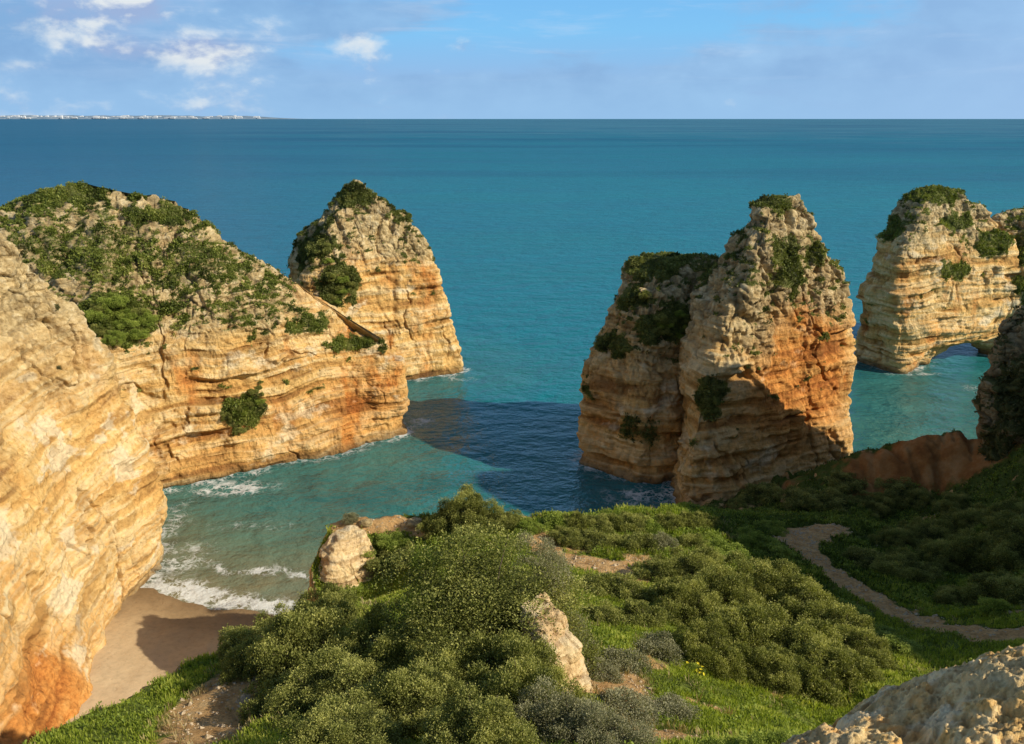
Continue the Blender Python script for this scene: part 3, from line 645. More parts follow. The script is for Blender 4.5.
# keep the ground clear of the lens
dcam = np.hypot(xf, yf)
ZL = np.where((dcam < 3) & (ZL > 38.4), 38.4, ZL)
ZG = ZL.reshape(GX.shape)
def ground_z(x, y):
    fx = np.clip((np.asarray(x) - gx[0]) / 0.2, 0, len(gx) - 1.001); fy = np.clip((np.asarray(y) - gy[0]) / 0.2, 0, len(gy) - 1.001)
    i = fx.astype(int); j = fy.astype(int); a = fx - i; b = fy - j
    return (ZG[i, j] * (1 - a) + ZG[i + 1, j] * a) * (1 - b) + (ZG[i, j + 1] * (1 - a) + ZG[i + 1, j + 1] * a) * b
def hit(px, py, tmax=130):
    d = ray(px, py); t = np.arange(4, tmax, 0.05)
    q = d[None, :] * t[:, None]; z = CAMZ + q[:, 2]
    g = ground_z(q[:, 0], q[:, 1])
    k = np.where(z < g)[0]
    if len(k) == 0: return None
    return np.array([q[k[0], 0], q[k[0], 1], g[k[0]]])

PATHS = [
    ([(1024, 632), (985, 634), (930, 628), (885, 606), (850, 588), (822, 566), (803, 548), (797, 534)], 0.95),
    ([(340, 524), (370, 521), (400, 524), (430, 528)], 0.75),
    ([(796, 540), (806, 532), (822, 529)], 2.0),
    ([(540, 535), (552, 556), (585, 562), (610, 566), (628, 578), (640, 574)], 1.1),
]
path_d = np.full(xf.shape, 1e9)
for pts, wd in PATHS:
    w = np.array([hit(*q)[:2] for q in pts if hit(*q) is not None])
    w = spline_resample(np.c_[w, np.zeros(len(w))], 40, False)[:, :2]
    path_d = np.minimum(path_d, seg_dist(xf, yf, w, closed=False) / wd)
path_d = path_d + 0.5 * fbm(p2d * 0.8, 4, 210, gain=.65)
pathm = sstep(1.25, 0.7, path_d)
dirt = pathm.copy()
def patch(px, py, rx, ry, s):
    global dirt
    h = hit(px, py)
    if h is None: return
    q = np.exp(-(((xf - h[0]) / rx) ** 2 + ((yf - h[1]) / ry) ** 2))
    dirt = np.maximum(dirt, s * q)
for a in [(220, 695, 1.5, 3.8, 1.1), (214, 730, 1.5, 2.4, 1.1), (590, 566, 2.2, 1.5, .9), (612, 682, 1.5, 3.4, 1.0), (636, 735, 3.2, 1.2, 1.0), (700, 738, 2.2, .8, .9), (650, 660, 1.0, 1.6, .6), (575, 740, 1.2, 1, .8), (590, 590, 1.5, 1.2, .6), (640, 560, 1.6, 1.2, .8),
          (575, 545, 2, 2, .7), (700, 500, 3, 4, .8), (740, 505, 3, 4, .6), (655, 655, 2, 1, .4)]: patch(*a)
dirt = np.maximum(dirt, sstep(0.9, 0.2, edge))
bare = fbm(p2d * 0.33, 4, 215, gain=.6)
dirt = np.maximum(dirt, 0.75 * sstep(0.30, 0.55, bare))
gsl = np.hypot(*np.gradient(ZG, 0.2)).ravel()
dirt = np.maximum(dirt, 0.95 * sstep(1.3, 2.4, gsl))
rustm = np.zeros_like(xf)
for (px, py, rx, ry, s) in [(850, 465, 5, 3, .5), (780, 490, 5, 4, .5), (730, 500, 4, 4, .45)]:
    h = hit(px, py)
    if h is not None: rustm = np.maximum(rustm, s * np.exp(-(((xf - h[0]) / rx) ** 2 + ((yf - h[1]) / ry) ** 2)))
sadl = np.array([P(862, 456, 72)[:2] - [0, 1.6], P(900, 441, 72)[:2] - [0, 1.8], P(955, 430, 70)[:2] - [0, 1.8], P(985, 425, 68)[:2] - [0, 1.5]])
rustm = np.maximum(rustm, 1.25 * np.exp(-(seg_dist(xf, yf, sadl, closed=False) / 2.6) ** 2) * (1 + 0.5 * fbm(p2d * 0.5, 3, 216)))
nx, ny = GX.shape
idx = np.arange(nx * ny).reshape(nx, ny)
fc = np.stack([idx[:-1, :-1], idx[1:, :-1], idx[1:, 1:], idx[:-1, 1:]], -1).reshape(-1, 4)
keep = ~np.all(ZL[fc] < -2.6, axis=1)
fc = fc[keep]
isp = pathm[fc].mean(1) > 0.5
VT = np.stack([xf, yf, ZL], 1)
def sub(name, m):
    f = fc[m]; u, inv = np.unique(f, return_inverse=True)
    o = link(name, mesh_np(name, VT[u], inv.reshape(-1, 4), dict(dirt=dirt[u], rust=rustm[u])), M_GROUND)
    return tag(o, kind='structure')
sub('ground', ~isp); sub('path', isp)
# ------------------------------------------------------------------ beach
bx = np.arange(-46, -5, 0.25); by = np.arange(36, 74, 0.25)
BX, BY = np.meshgrid(bx, by, indexing='ij')
wl = np.interp(BX.ravel(), [-46, -34, -30, -26, -22, -18, -12, -5], [64, 62.5, 61, 59.0, 58.6, 58, 54, 52])
bp = np.stack([BX.ravel(), BY.ravel(), 0 * BX.ravel()], 1)
wl = wl + 0.5 * fbm(bp * 0.25, 3, 301)
BZ = (wl - BY.ravel()) * 0.13 + 0.10 * fbm(bp * 0.4, 3, 300)
bi = np.arange(BX.size).reshape(BX.shape)
bf = np.stack([bi[:-1, :-1], bi[1:, :-1], bi[1:, 1:], bi[:-1, 1:]], -1).reshape(-1, 4)
tag(link('beach', mesh_np('beach', np.stack([BX.ravel(), BY.ravel(), BZ], 1), bf), M_SAND), kind='structure')
def beach_wl(x): return np.interp(x, [-46, -34, -30, -26, -22, -18, -12, -5], [64, 62.5, 61, 59.0, 58.6, 58, 54, 52])

# ------------------------------------------------------------------ sea
def grow(a, step, end, k):
    out = [a]; s = step
    while abs(out[-1]) < end: s *= k; out.append(out[-1] + (s if step > 0 else s))
    return out
sx = np.concatenate([-np.array(grow(60, 0.5, 40000, 1.16))[::-1], np.arange(-59.5, 100, 0.5), np.array(grow(100, 0.5, 40000, 1.16))])
sy = np.concatenate([np.arange(30, 175, 0.5), np.array(grow(175, 0.5, 24500, 1.12))])
SX, SY = np.meshgrid(sx, sy, indexing='ij'); x_, y_ = SX.ravel(), SY.ravel()
near = (x_ > -110) & (x_ < 150) & (y_ < 230)
dsh = np.full(x_.shape, 1e3)
xn, yn = x_[near], y_[near]
dn = np.full(xn.shape, 1e3)
for w in WATERLINES: dn = np.minimum(dn, seg_dist(xn, yn, w))
dl = seg_dist(xn, yn, LAND); dn = np.minimum(dn, np.where(inside(xn, yn, LAND), 0, dl))
dsh[near] = dn
pn = np.stack([xn, yn, 0 * xn], 1)
shore = np.ones(x_.shape)
sh_n = sstep(0, 26, dn + 5 * fbm(pn * 0.06, 3, 401))
# the eastern cove and the inner bay are shallower
cove = np.exp(-(((xn - 55) / 26) ** 2 + ((yn - 102) / 24) ** 2)) * 0.8
bay = np.exp(-(((xn + 22) / 22) ** 2 + ((yn - 76) / 20) ** 2)) * 0.9
shore[near] = np.clip(0.45 + 0.55 * sh_n - cove - bay, 0, 1)
shal = np.zeros(x_.shape)
db = yn - beach_wl(np.clip(xn, -46, -5)); inb = (xn < -4)
shal[near] = np.where(inb, sstep(24, 0, db + 3 * fbm(pn * 0.1, 3, 402)), 0) * sstep(-2, -14, xn) 
foam = np.zeros(x_.shape)
fr = 1.15 * sstep(3.0, 0.1, dn + 1.2 * fbm(pn * 0.2, 3, 403)) * (0.55 + 0.35 * fbm(pn * 0.09, 2, 404))
surf = np.where(inb, np.maximum(sstep(2.9, 0.0, np.abs(db - 1.2 + 1.2 * fbm(pn * 0.16, 3, 405))) * 1.05, 0.62 * sstep(1.6, 0.1, np.abs(db - 7 + 2.2 * fbm(pn * 0.13, 3, 406)))), 0) * sstep(-10, -16, xn)
def fb(px, py, rx, ry, s):
    c = B(px, py); return s * np.exp(-(((xn - c[0]) / rx) ** 2 + ((yn - c[1]) / ry) ** 2))
spots = np.maximum.reduce([fb(240, 488, 4.5, 2.2, .85), fb(205, 492, 4, 1.4, .6), fb(165, 525, 2.5, 6, .55), fb(175, 560, 4, 4, .6), fb(640, 497, 5, 3.0, .62), fb(415, 420, 4, 4.5, .55), fb(975, 390, 2, 3, .55), fb(915, 374, 6, 1.2, .6), fb(255, 525, 7, 1.6, .36), fb(460, 378, 3, 2.5, .5)])
foam[near] = np.clip(np.maximum.reduce([fr * 0.8, surf, spots]), 0, 1)
far = sstep(2.0, 3.7, np.log10(np.maximum(np.hypot(x_, y_), 10)))
west = sstep(0.05, -0.62, x_ / np.maximum(y_, 1)) * sstep(100, 260, y_)
si = np.arange(SX.size).reshape(SX.shape)
sf = np.stack([si[:-1, :-1], si[1:, :-1], si[1:, 1:], si[:-1, 1:]], -1).reshape(-1, 4)
sea = link('sea', mesh_np('sea', np.stack([x_, y_, 0 * x_], 1), sf, dict(shore=shore, shallow=shal, foam=foam, far=far, west=west)), M_WATER)
sea.data.materials.append(M_WATERF)
farface = ~near[sf].all(1)
sea.data.polygons.foreach_set('material_index', farface.astype(np.int32))
tag(sea, kind='structure')

#@@P0
# ------------------------------------------------------------------ vegetation
def unit(a): return a / np.maximum(np.linalg.norm(a, axis=-1, keepdims=True), 1e-9)
def leaf_quads(c, d, ln, wd, r=rng, droop=None):
    """rhombic leaves at c (N,3), long axis d (N,3), length/width arrays -> V, F"""
    n = len(c)
    s = unit(np.cross(d, unit(r.normal(size=(n, 3)))))
    ln = np.asarray(ln)[:, None]; wd = np.asarray(wd)[:, None]
    V = np.stack([c - d * ln * 0.5, c + s * wd * 0.5 + d * ln * 0.05, c + d * ln * 0.5, c - s * wd * 0.5 + d * ln * 0.05], 1).reshape(-1, 3)
    return V, np.arange(4 * n).reshape(n, 4)
def bush_mesh(name, seed, nlobe, nleaf, lobe_r, leaf, flat=0.8, open_=0.0, tw=0.4):
    """unit dome (radius 1): lobes scattered over a lumpy dome, leaves over every lobe"""
    r = np.random.default_rng(seed)
    lob = []
    k = 0
    while len(lob) < nlobe and k < nlobe * 40:
        k += 1
        v = unit(r.normal(size=3)); v[2] = abs(v[2]) if r.random() < 0.85 else -0.25 * abs(v[2])
        rad = r.uniform(0.55, 0.98) * (1 + 0.5 * gnoise(np.array([v * 1.6 + seed * 1.37]), seed)[0])
        c = v * rad * np.array([1, 1, flat]); c[2] = max(c[2], 0.02)
        if all(np.linalg.norm(c - q[0]) > lobe_r * 0.62 for q in lob): lob.append((c, lobe_r * r.uniform(0.65, 1.25), v))
    per = np.array([q[1] ** 2 for q in lob]); per = (per / per.sum() * nleaf).astype(int)
    cs, ds, tt = [], [], []
    for (c, lr, v), n in zip(lob, per):
        u = unit(r.normal(size=(n, 3))); u = unit(u + 0.55 * v + np.array([0, 0, 0.35]))
        rr = lr * np.clip(r.normal(0.88, 0.16, n), 0.2, 1.25)
        rr *= 1 + 0.45 * gnoise(u * 2.3 + c * 9, seed + 1)
        q = c + u * rr[:, None] * np.array([1, 1, 0.9])
        cs.append(q); ds.append(unit(u * 0.8 + r.normal(size=(n, 3)) * 0.7 + np.array([0, 0, .25])))
        base = r.normal(0, 0.15) + tw
        tt.append(np.clip(base + 0.55 * (rr / lr - 0.85) + 0.16 * u[:, 2] + r.normal(0, 0.17, n), 0, 1))  # outer and upward leaves tinted lighter, sunlit tops painted into the colour
    # inner leaves that close the crown; dark tint paints the shade within
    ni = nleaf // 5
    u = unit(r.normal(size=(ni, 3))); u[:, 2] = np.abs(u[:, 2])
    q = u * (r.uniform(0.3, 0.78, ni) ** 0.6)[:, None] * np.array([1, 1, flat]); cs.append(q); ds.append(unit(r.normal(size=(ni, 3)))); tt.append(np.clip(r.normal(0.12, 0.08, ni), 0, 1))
    c = np.concatenate(cs); d = np.concatenate(ds); tint = np.concatenate(tt)
    c[:, 2] = np.maximum(c[:, 2], -0.06)
    ln = leaf * r.uniform(0.7, 1.4, len(c)); V, Fq = leaf_quads(c, d, ln, ln * r.uniform(0.42, 0.65, len(c)), r)
    me = mesh_np(name, V, Fq, None, dict(tint=tint), smooth=False)
    return me, lob
def twig_mesh(name, lob, seed, n=34):
    r = np.random.default_rng(seed); Vs, Fs, off = [], [], 0
    for c, lr, v in [lob[i] for i in r.permutation(len(lob))[:n]]:
        a = np.array([r.normal(0, .08), r.normal(0, .08), -0.08]); e = c + v * lr * r.uniform(0.7, 1.25)
        mid = (a + e) / 2 + np.array([0, 0, 0.12]) + r.normal(0, .05, 3)
        pts = [a, a * .55 + mid * .45, mid, mid * .5 + e * .5 + r.normal(0, .03, 3), e]
        for i, q in enumerate(pts):
            rad = 0.017 * (1 - i / 5.2)
            for kx in range(5):
                an = kx * 2 * math.pi / 5; Vs.append(q + rad * np.array([math.cos(an), math.sin(an), 0.2 * math.sin(an)]))
        for i in range(4):
            for kx in range(5): Fs.append([off + i * 5 + kx, off + i * 5 + (kx + 1) % 5, off + (i + 1) * 5 + (kx + 1) % 5, off + (i + 1) * 5 + kx])
        off += 25
    return mesh_np(name, np.array(Vs), np.array(Fs))

KINDS = {}
def kind(k, mat, variants, **kw):
    L = []
    for i in range(variants):
        me, lob = bush_mesh(k + '_foliage', 900 + 31 * len(KINDS) + i, **kw)
        me.materials.append(mat); tw = twig_mesh(k + '_branches', lob, 50 + i); tw.materials.append(M_BARK)
        L.append((me, tw))
    KINDS[k] = L
kind('mastic', M_MASTIC, 3, nlobe=85, nleaf=60000, lobe_r=0.22, leaf=0.032)
kind('tall_mastic', M_MASTIC, 1, nlobe=170, nleaf=110000, lobe_r=0.24, leaf=0.024, flat=1.55)
kind('mastic_small', M_MASTIC, 3, nlobe=42, nleaf=16000, lobe_r=0.28, leaf=0.056, flat=0.75)
kind('bright', M_BRIGHT, 2, nlobe=60, nleaf=26000, lobe_r=0.25, leaf=0.042, tw=0.45)
kind('tall_bright', M_BRIGHT, 1, nlobe=90, nleaf=40000, lobe_r=0.26, leaf=0.036, flat=1.8, tw=0.45)
kind('bright_small', M_BRIGHT, 2, nlobe=30, nleaf=10000, lobe_r=0.32, leaf=0.07, flat=0.65, tw=0.5)
kind('grey', M_GREYG, 2, nlobe=80, nleaf=40000, lobe_r=0.22, leaf=0.032, tw=0.5)
kind('tall_grey', M_GREYG, 1, nlobe=110, nleaf=60000, lobe_r=0.24, leaf=0.028, flat=2.0, tw=0.5)
kind('grey_small', M_GREYG, 2, nlobe=30, nleaf=9000, lobe_r=0.36, leaf=0.07, flat=0.7, tw=0.5)

def shrub_at(pos, k, r, h, label, group=None, tilt=None):
    v = random.randrange(len(KINDS[k])); fol, tw = KINDS[k][v]
    e = empty('shrub', Vector(pos)); e.rotation_euler = (tilt[0] if tilt else random.uniform(-.08, .08), tilt[1] if tilt else random.uniform(-.08, .08), random.uniform(0, 6.28))
    e.scale = (r * random.uniform(.92, 1.08), r * random.uniform(.92, 1.08), h / 0.95)
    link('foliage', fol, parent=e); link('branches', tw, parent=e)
    tag(e, label, 'shrub', group); return e
def shrub(px, py, k, r, h, label, group=None, sink=0.1):
    p = hit(px, py)
    if p is None: return
    return shrub_at((p[0], p[1], p[2] - sink * h), k, r, h, label, group)

# the big thicket in the foreground
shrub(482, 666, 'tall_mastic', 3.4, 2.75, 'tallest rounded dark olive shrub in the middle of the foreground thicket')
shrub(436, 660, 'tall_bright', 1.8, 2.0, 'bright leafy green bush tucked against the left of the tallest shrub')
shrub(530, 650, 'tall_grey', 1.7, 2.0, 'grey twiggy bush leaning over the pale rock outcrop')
for a in [(372, 672, 'mastic', 1.8, 2.4), (310, 676, 'mastic', 2.0, 2.4), (262, 665, 'mastic', 1.5, 1.5), (338, 708, 'mastic', 1.8, 1.6), (285, 710, 'mastic_small', 1.2, 1.1), (252, 648, 'mastic_small', 1.2, 1.2), (290, 640, 'mastic', 1.5, 1.8), (330, 630, 'mastic', 1.6, 1.9)]:
    shrub(*a, 'dark green shrub in the left arm of the foreground thicket above the beach', 'shrubs left of the tallest shrub')
for a in [(400, 735, 'mastic', 1.5, 1.6), (460, 715, 'mastic', 1.6, 2.0), (520, 722, 'mastic', 1.6, 2.0), (560, 742, 'grey', 1.4, 1.3), (600, 748, 'grey', 1.2, 0.9), (350, 752, 'mastic', 1.5, 1.2), (470, 755, 'mastic', 1.5, 1.3), (418, 690, 'mastic', 1.5, 2.0)]:
    shrub(*a, 'shrub along the bottom edge below the tallest shrub, between dirt track and dry grass', 'shrubs along the bottom edge')
for a in [(500, 704, 'mastic', 1.6, 2.3), (524, 690, 'mastic_small', 1.0, 1.5)]:
    shrub(*a, 'dark bush pressed against the left side of the pale rock outcrop', 'bushes hugging the outcrop')
# headland rim
shrub(466, 524, 'mastic', 2.1, 2.5, 'round dark bush standing up on the headland rim against the water')
for a in [(436, 527, 'mastic_small', 1.1, 1.1), (505, 527, 'mastic', 1.4, 1.5), (527, 530, 'bright_small', .9, .8)]:
    shrub(*a, 'lower bush crowding beside the round dark bush on the headland rim', 'bushes flanking the round rim bush')
for px in (556, 576, 594, 612, 631, 650, 668, 687, 703):
    shrub(px, 527 + random.uniform(-2, 3), random.choice(['mastic_small', 'bright_small', 'mastic_small']), random.uniform(.85, 1.25), random.uniform(.8, 1.35), 'low bush in the hedge-like row along the far rim of the headland', 'row of rim bushes')
for a in [(566, 541, 'mastic_small', 1.1, .9), (590, 544, 'mastic_small', 1.2, .9), (615, 545, 'mastic_small', 1.1, .9), (640, 546, 'mastic_small', 1.2, 1.0), (662, 548, 'grey_small', 1.1, 1.0), (690, 545, 'mastic_small', 1.1, 1.0), (712, 548, 'bright_small', 1.2, .9)]:
    shrub(*a, 'shaded bush in the hollow just behind the rim row', 'bushes in the hollow behind the rim')
for a in [(352, 520, 'grey_small', .6, .5), (362, 545, 'bright_small', 1.2, .7), (395, 540, 'bright_small', 1.1, .7), (385, 565, 'mastic_small', 1.3, 1.0), (410, 560, 'mastic_small', 1.2, 1.0)]:
    shrub(*a, 'small bush on the western tip of the headland by the pale crag', 'bushes on the headland tip')
# broad mass of bushes on the right slope
for a in [(690, 581, 'mastic', 2.05, 2.24), (722, 606, 'mastic', 2.16, 2.38), (762, 596, 'mastic', 2.16, 2.24), (800, 618, 'mastic', 2.16, 2.38), (836, 646, 'mastic', 2.16, 2.38), (745, 643, 'mastic', 2.16, 2.52), (790, 661, 'mastic', 2.16, 2.52),
          (836, 678, 'mastic', 1.73, 1.96), (688, 621, 'mastic', 1.73, 2.10), (706, 661, 'mastic', 1.62, 2.10), (668, 604, 'mastic_small', 1.40, 1.68), (765, 686, 'mastic', 1.40, 1.54), (815, 696, 'mastic_small', 1.19, 1.26), (860, 661, 'mastic', 1.62, 1.68)]:
    shrub(*a, 'dense olive green bush in the broad mass covering the slope right of centre', 'bushes massed on the slope')
for a in [(752, 545, 'bright', 1.7, 1.1), (732, 560, 'bright_small', 1.3, .9), (775, 558, 'bright_small', 1.4, .9), (770, 530, 'bright_small', 1.1, .7), (850, 620, 'bright_small', 1.3, .6), (880, 640, 'bright_small', 1.3, .5), (905, 655, 'bright_small', 1.2, .5)]:
    shrub(*a, 'bright green sunlit bush lining the left side of the winding path', 'bright bushes beside the path')
for a in [(600, 592, 'mastic_small', 1.3, 1.1), (625, 600, 'mastic_small', 1.3, 1.1), (640, 622, 'mastic_small', 1.2, 1.0), (600, 622, 'mastic_small', 1.0, .8), (655, 575, 'mastic_small', 1.1, .8)]:
    shrub(*a, 'dark low bush between the sandy bank and the bright grass', 'bushes below the sandy bank')
for a in [(622, 670, 'grey_small', 1.0, .7), (600, 676, 'grey_small', .7, .5), (655, 655, 'grey_small', .9, .7), (618, 712, 'grey_small', .9, .5), (665, 715, 'grey_small', .8, .4)]:
    shrub(*a, 'low grey brown cushion bush in the bright grass right of the pale outcrop', 'cushion bushes in the grass')
# the dark slope in shade
for a in [(905, 575, 'mastic', 1.9, 1.6), (945, 565, 'mastic', 2.0, 1.8), (985, 560, 'mastic', 2.0, 1.9), (1020, 565, 'mastic', 2.0, 1.9), (870, 562, 'mastic_small', 1.4, 1.0), (930, 540, 'mastic', 2.0, 1.6), (975, 530, 'mastic', 2.0, 1.7), (1015, 528, 'mastic', 2.1, 1.7), (900, 545, 'mastic', 1.6, 1.3),
          (960, 605, 'mastic', 1.5, 1.1), (1000, 600, 'mastic', 1.8, 1.4), (1040, 600, 'mastic', 2.0, 1.6), (1040, 540, 'mastic', 2.2, 1.8)]:
    shrub(*a, 'dark bush in deep shade on the slope above the winding path', 'shaded bushes above the path')
for a in [(800, 500, 'mastic_small', 1.8, 1.3), (835, 505, 'mastic_small', 1.9, 1.2), (875, 508, 'mastic', 2.2, 1.4), (920, 505, 'mastic', 2.2, 1.5), (765, 495, 'mastic_small', 1.8, 1.3), (850, 485, 'mastic_small', 2.0, 1.2), (740, 505, 'mastic_small', 1.2, .8), (900, 490, 'mastic_small', 1.8, 1.0), (960, 512, 'mastic', 2.0, 1.4), (720, 490, 'mastic_small', 1.3, .8)]:
    shrub(*a, 'shaded dark bush at the foot of the tall stack and the red neck of land', 'shaded bushes below the tall stack')
shrub(968, 602, 'bright', 1.0, 1.5, 'pale green bush catching light at the edge of the dark slope')
shrub(1000, 612, 'bright_small', .8, .8, 'smaller pale bush right of the lit bush, low on the dark slope')

# bushes that cling to the rock faces
def rock_hit(V, px, py):
    d = V - np.array([0, 0, CAMZ]); dep = d[:, 1] * cP - d[:, 2] * sP
    sx_ = 512 + F * d[:, 0] / dep; sy_ = 372 - F * (d[:, 1] * sP + d[:, 2] * cP) / dep
    m_ = np.where((dep > 1) & (np.hypot(sx_ - px, sy_ - py) < 3))[0]
    return V[m_[np.argmin(dep[m_])]] if len(m_) else None
def cliff_bush(V, spots, label, group=None):
    for px, py, k, r, h in spots:
        c = rock_hit(V, px, py)
        if c is None: continue
        shrub_at(c - np.array([0, 0, 0.3 * h]), k, r, h, label, group)
def spread(cx, cy, rx, ry, n, r0, r1, kinds, seed):
    q = random.Random(seed)
    L = []
    for i in range(n):
        a, m_ = q.uniform(0, 6.28), math.sqrt(q.random()); r_0 = q.uniform(r0, r1)
        L.append((cx + rx * m_ * math.cos(a), cy + ry * m_ * math.sin(a), q.choice(kinds), r_0, r_0 * q.uniform(.7, 1.2)))
    return L
cliff_bush(p2[0], spread(118, 318, 34, 22, 13, .7, 1.5, ['bright', 'bright_small', 'mastic_small'], 1), 'bright green bush in the large green patch under the headland crest at left', 'green patch on the left headland')
cliff_bush(p2[0], spread(238, 418, 9, 14, 8, .3, .75, ['mastic_small', 'mastic_small', 'bright_small'], 2) + spread(256, 400, 9, 12, 7, .3, .7, ['mastic_small', 'bright_small'], 12) + spread(258, 385, 16, 10, 4, .3, .5, ['mastic_small'], 3), 'bush hanging halfway down the golden headland face above the surf', 'bushes halfway down the headland face')
cliff_bush(p1[0], spread(340, 283, 18, 17, 9, .6, 1.2, ['mastic_small', 'bright_small'], 4) + spread(328, 250, 12, 16, 6, .5, .9, ['mastic_small', 'bright_small'], 5), 'bush in the green nook on the left of the pointed far stack', 'bushes on the pointed far stack')
cliff_bush(p5[0], spread(672, 326, 24, 14, 10, .5, 1.1, ['mastic_small', 'bright_small'], 6) + spread(615, 345, 18, 6, 6, .3, .7, ['mastic_small'], 7) + spread(630, 300, 16, 8, 5, .3, .7, ['mastic_small'], 8), 'dark bush on the ledges of the shaded left shoulder of the tall stack', 'bushes on the shaded shoulder')
cliff_bush(p4[0], spread(710, 398, 9, 16, 6, .3, .75, ['mastic_small'], 9), 'bush clinging to the seam between the tall stack and its shoulder', 'bushes in the stack seam')

# low scrub speckled over the heights of each rock
for si_, (V, fq, veg, N, ntuft, size) in enumerate(SCRUB):
    r = np.random.default_rng(70 + si_)
    q = V[fq]; fcn = q.mean(1); cr_ = np.cross(q[:, 2] - q[:, 0], q[:, 3] - q[:, 1]); area = 0.5 * np.linalg.norm(cr_, axis=1)
    vv = veg[fq].mean(1) + 0.35 * fbm(fcn * 0.9, 3, 700 + si_)
    w_ = area * sstep(0.34, 0.75, vv) * (fcn[:, 1] < fcn[:, 1].max() - 1) * (fcn[:, 2] > 1.5)
    if w_.sum() <= 0: continue
    pick = r.choice(len(fq), ntuft, p=w_ / w_.sum()); c0 = fcn[pick]; n0 = unit(cr_[pick])
    n0 = np.where((np.sum(n0 * N[fq[pick, 0]], 1) < 0)[:, None], -n0, n0)
    per = 9; sz = size * r.uniform(0.5, 1.8, ntuft) * (1 + 0.8 * np.clip(fbm(c0 * 0.5, 2, 720), -.6, 1))
    base_t = np.clip(0.45 + 0.75 * fbm(c0 * 0.45, 3, 730 + si_) + r.normal(0, .1, ntuft), 0, 1)
    u = unit(r.normal(size=(ntuft, per, 3)) + n0[:, None] * 1.1 + np.array([0, 0, .5]))
    cc = (c0[:, None] + u * (sz[:, None, None] * r.uniform(0.3, 1.25, (ntuft, per, 1)))).reshape(-1, 3)
    ln = np.repeat(sz, per) * r.uniform(0.5, 1.0, ntuft * per)
    VV, FF = leaf_quads(cc, unit(u.reshape(-1, 3) + r.normal(0, .6, (ntuft * per, 3))), ln, ln * 0.6, r)
    o = link('scrub', mesh_np('scrub', VV, FF, None, dict(tint=np.clip(np.repeat(base_t, per) + r.normal(0, .13, ntuft * per), 0, 1)), smooth=False), [M_SCRUB, M_SCRUBG, M_DRYSC, M_SCRUB, M_SCRUBG, M_DRYSC][si_ % 6])
    tag(o, kind='stuff')

# grass and weeds over the open ground
def scatter_ground(n, seed, box):
    r = np.random.default_rng(seed); x = r.uniform(box[0], box[1], n); y = r.uniform(box[2], box[3], n)
    z = ground_z(x, y)
    d = np.stack([x, y, z - CAMZ], 1); dep = d[:, 1] * cP - d[:, 2] * sP
    sx_ = 512 + F * d[:, 0] / np.maximum(dep, .1); sy_ = 372 - F * (d[:, 1] * sP + d[:, 2] * cP) / np.maximum(dep, .1)
    ok = (dep > 3) & (sx_ > -60) & (sx_ < 1084) & (sy_ > 400) & (sy_ < 800)
    i = np.clip(((x - gx[0]) / 0.2).astype(int), 0, nx - 1); j = np.clip(((y - gy[0]) / 0.2).astype(int), 0, ny - 1)
    dm = dirt.reshape(nx, ny)[i, j]; rm = rustm.reshape(nx, ny)[i, j]; ed = edge.reshape(nx, ny)[i, j]; pm = pathm.reshape(nx, ny)[i, j]
    return np.stack([x, y, z], 1), ok, dm, rm, ed, pm, r
def grass(name, n, seed, box, mat, hgt, wid, per, keepf, tintbase):
    c, ok, dm, rm, ed, pm, r = scatter_ground(n, seed, box)
    nn_ = fbm(np.c_[c[:, :2], 0 * c[:, 0]] * 0.35, 4, seed)
    m_ = ok & keepf(c, dm, rm, ed, pm, nn_, r); c = c[m_]; nn_ = nn_[m_]; k = len(c)
    hh = hgt * r.uniform(.5, 1.3, k) * (1 + 0.6 * nn_)
    a = r.uniform(0, 2 * math.pi, (k, per)); lean = r.uniform(0.1, 0.75, (k, per))
    root = c[:, None] + np.stack([np.cos(a), np.sin(a), 0 * a], -1) * (r.uniform(0, 0.10, (k, per, 1)) + 0.0)
    up = unit(np.stack([np.cos(a) * lean, np.sin(a) * lean, np.ones_like(a)], -1))
    bl = hh[:, None] * r.uniform(.6, 1.2, (k, per))
    tip = root + up * bl[..., None]; side = np.stack([-np.sin(a), np.cos(a), 0 * a], -1) * (wid * 0.5)
    midp = root + up * (bl * .55)[..., None] + np.array([0, 0, .02])
    V = np.stack([root - side * .6, root + side * .6, midp + side, midp - side, tip], 2).reshape(-1, 3)
    b0 = np.arange(k * per)[:, None] * 5
    FF = np.concatenate([b0 + np.array([0, 1, 2, 3]), b0 + np.array([3, 2, 4, 4])])
    V2 = V
    FF = np.concatenate([b0 + np.array([[0, 1, 2]]), b0 + np.array([[0, 2, 3]]), b0 + np.array([[3, 2, 4]])])
    t_ = np.clip(tintbase + 0.7 * np.repeat(nn_, per) + np.repeat(.45 * fbm(np.c_[c[:, :2], 0 * c[:, 0]] * 1.7, 3, seed + 5), per) + r.normal(0, .15, k * per), 0, 1)
    o = link(name, mesh_np(name, V2, FF, None, dict(tint=np.tile(t_, 3)), smooth=False), mat); tag(o, kind='stuff')
NEARBOX = (-18, 34, 12, 46)
grass('grass', 150000, 801, NEARBOX, M_GRASS, 0.17, 0.028, 6, lambda c, dm, rm, ed, pm, n, r: (dm + 0.25 * n < 0.42) & (rm < .5) & (ed > .6) & (r.random(len(dm)) < 0.75 + n), 0.45)
grass('grass', 60000, 802, (-14, 52, 40, 80), M_GRASS, 0.26, 0.06, 5, lambda c, dm, rm, ed, pm, n, r: (dm + 0.25 * n < 0.42) & (rm + 0.3 * n < .35) & (ed > .6) & (c[:, 0] < 15 + 2 * n) & ((c[:, 1] < 58) | (r.random(len(dm)) < .35)), 0.3)
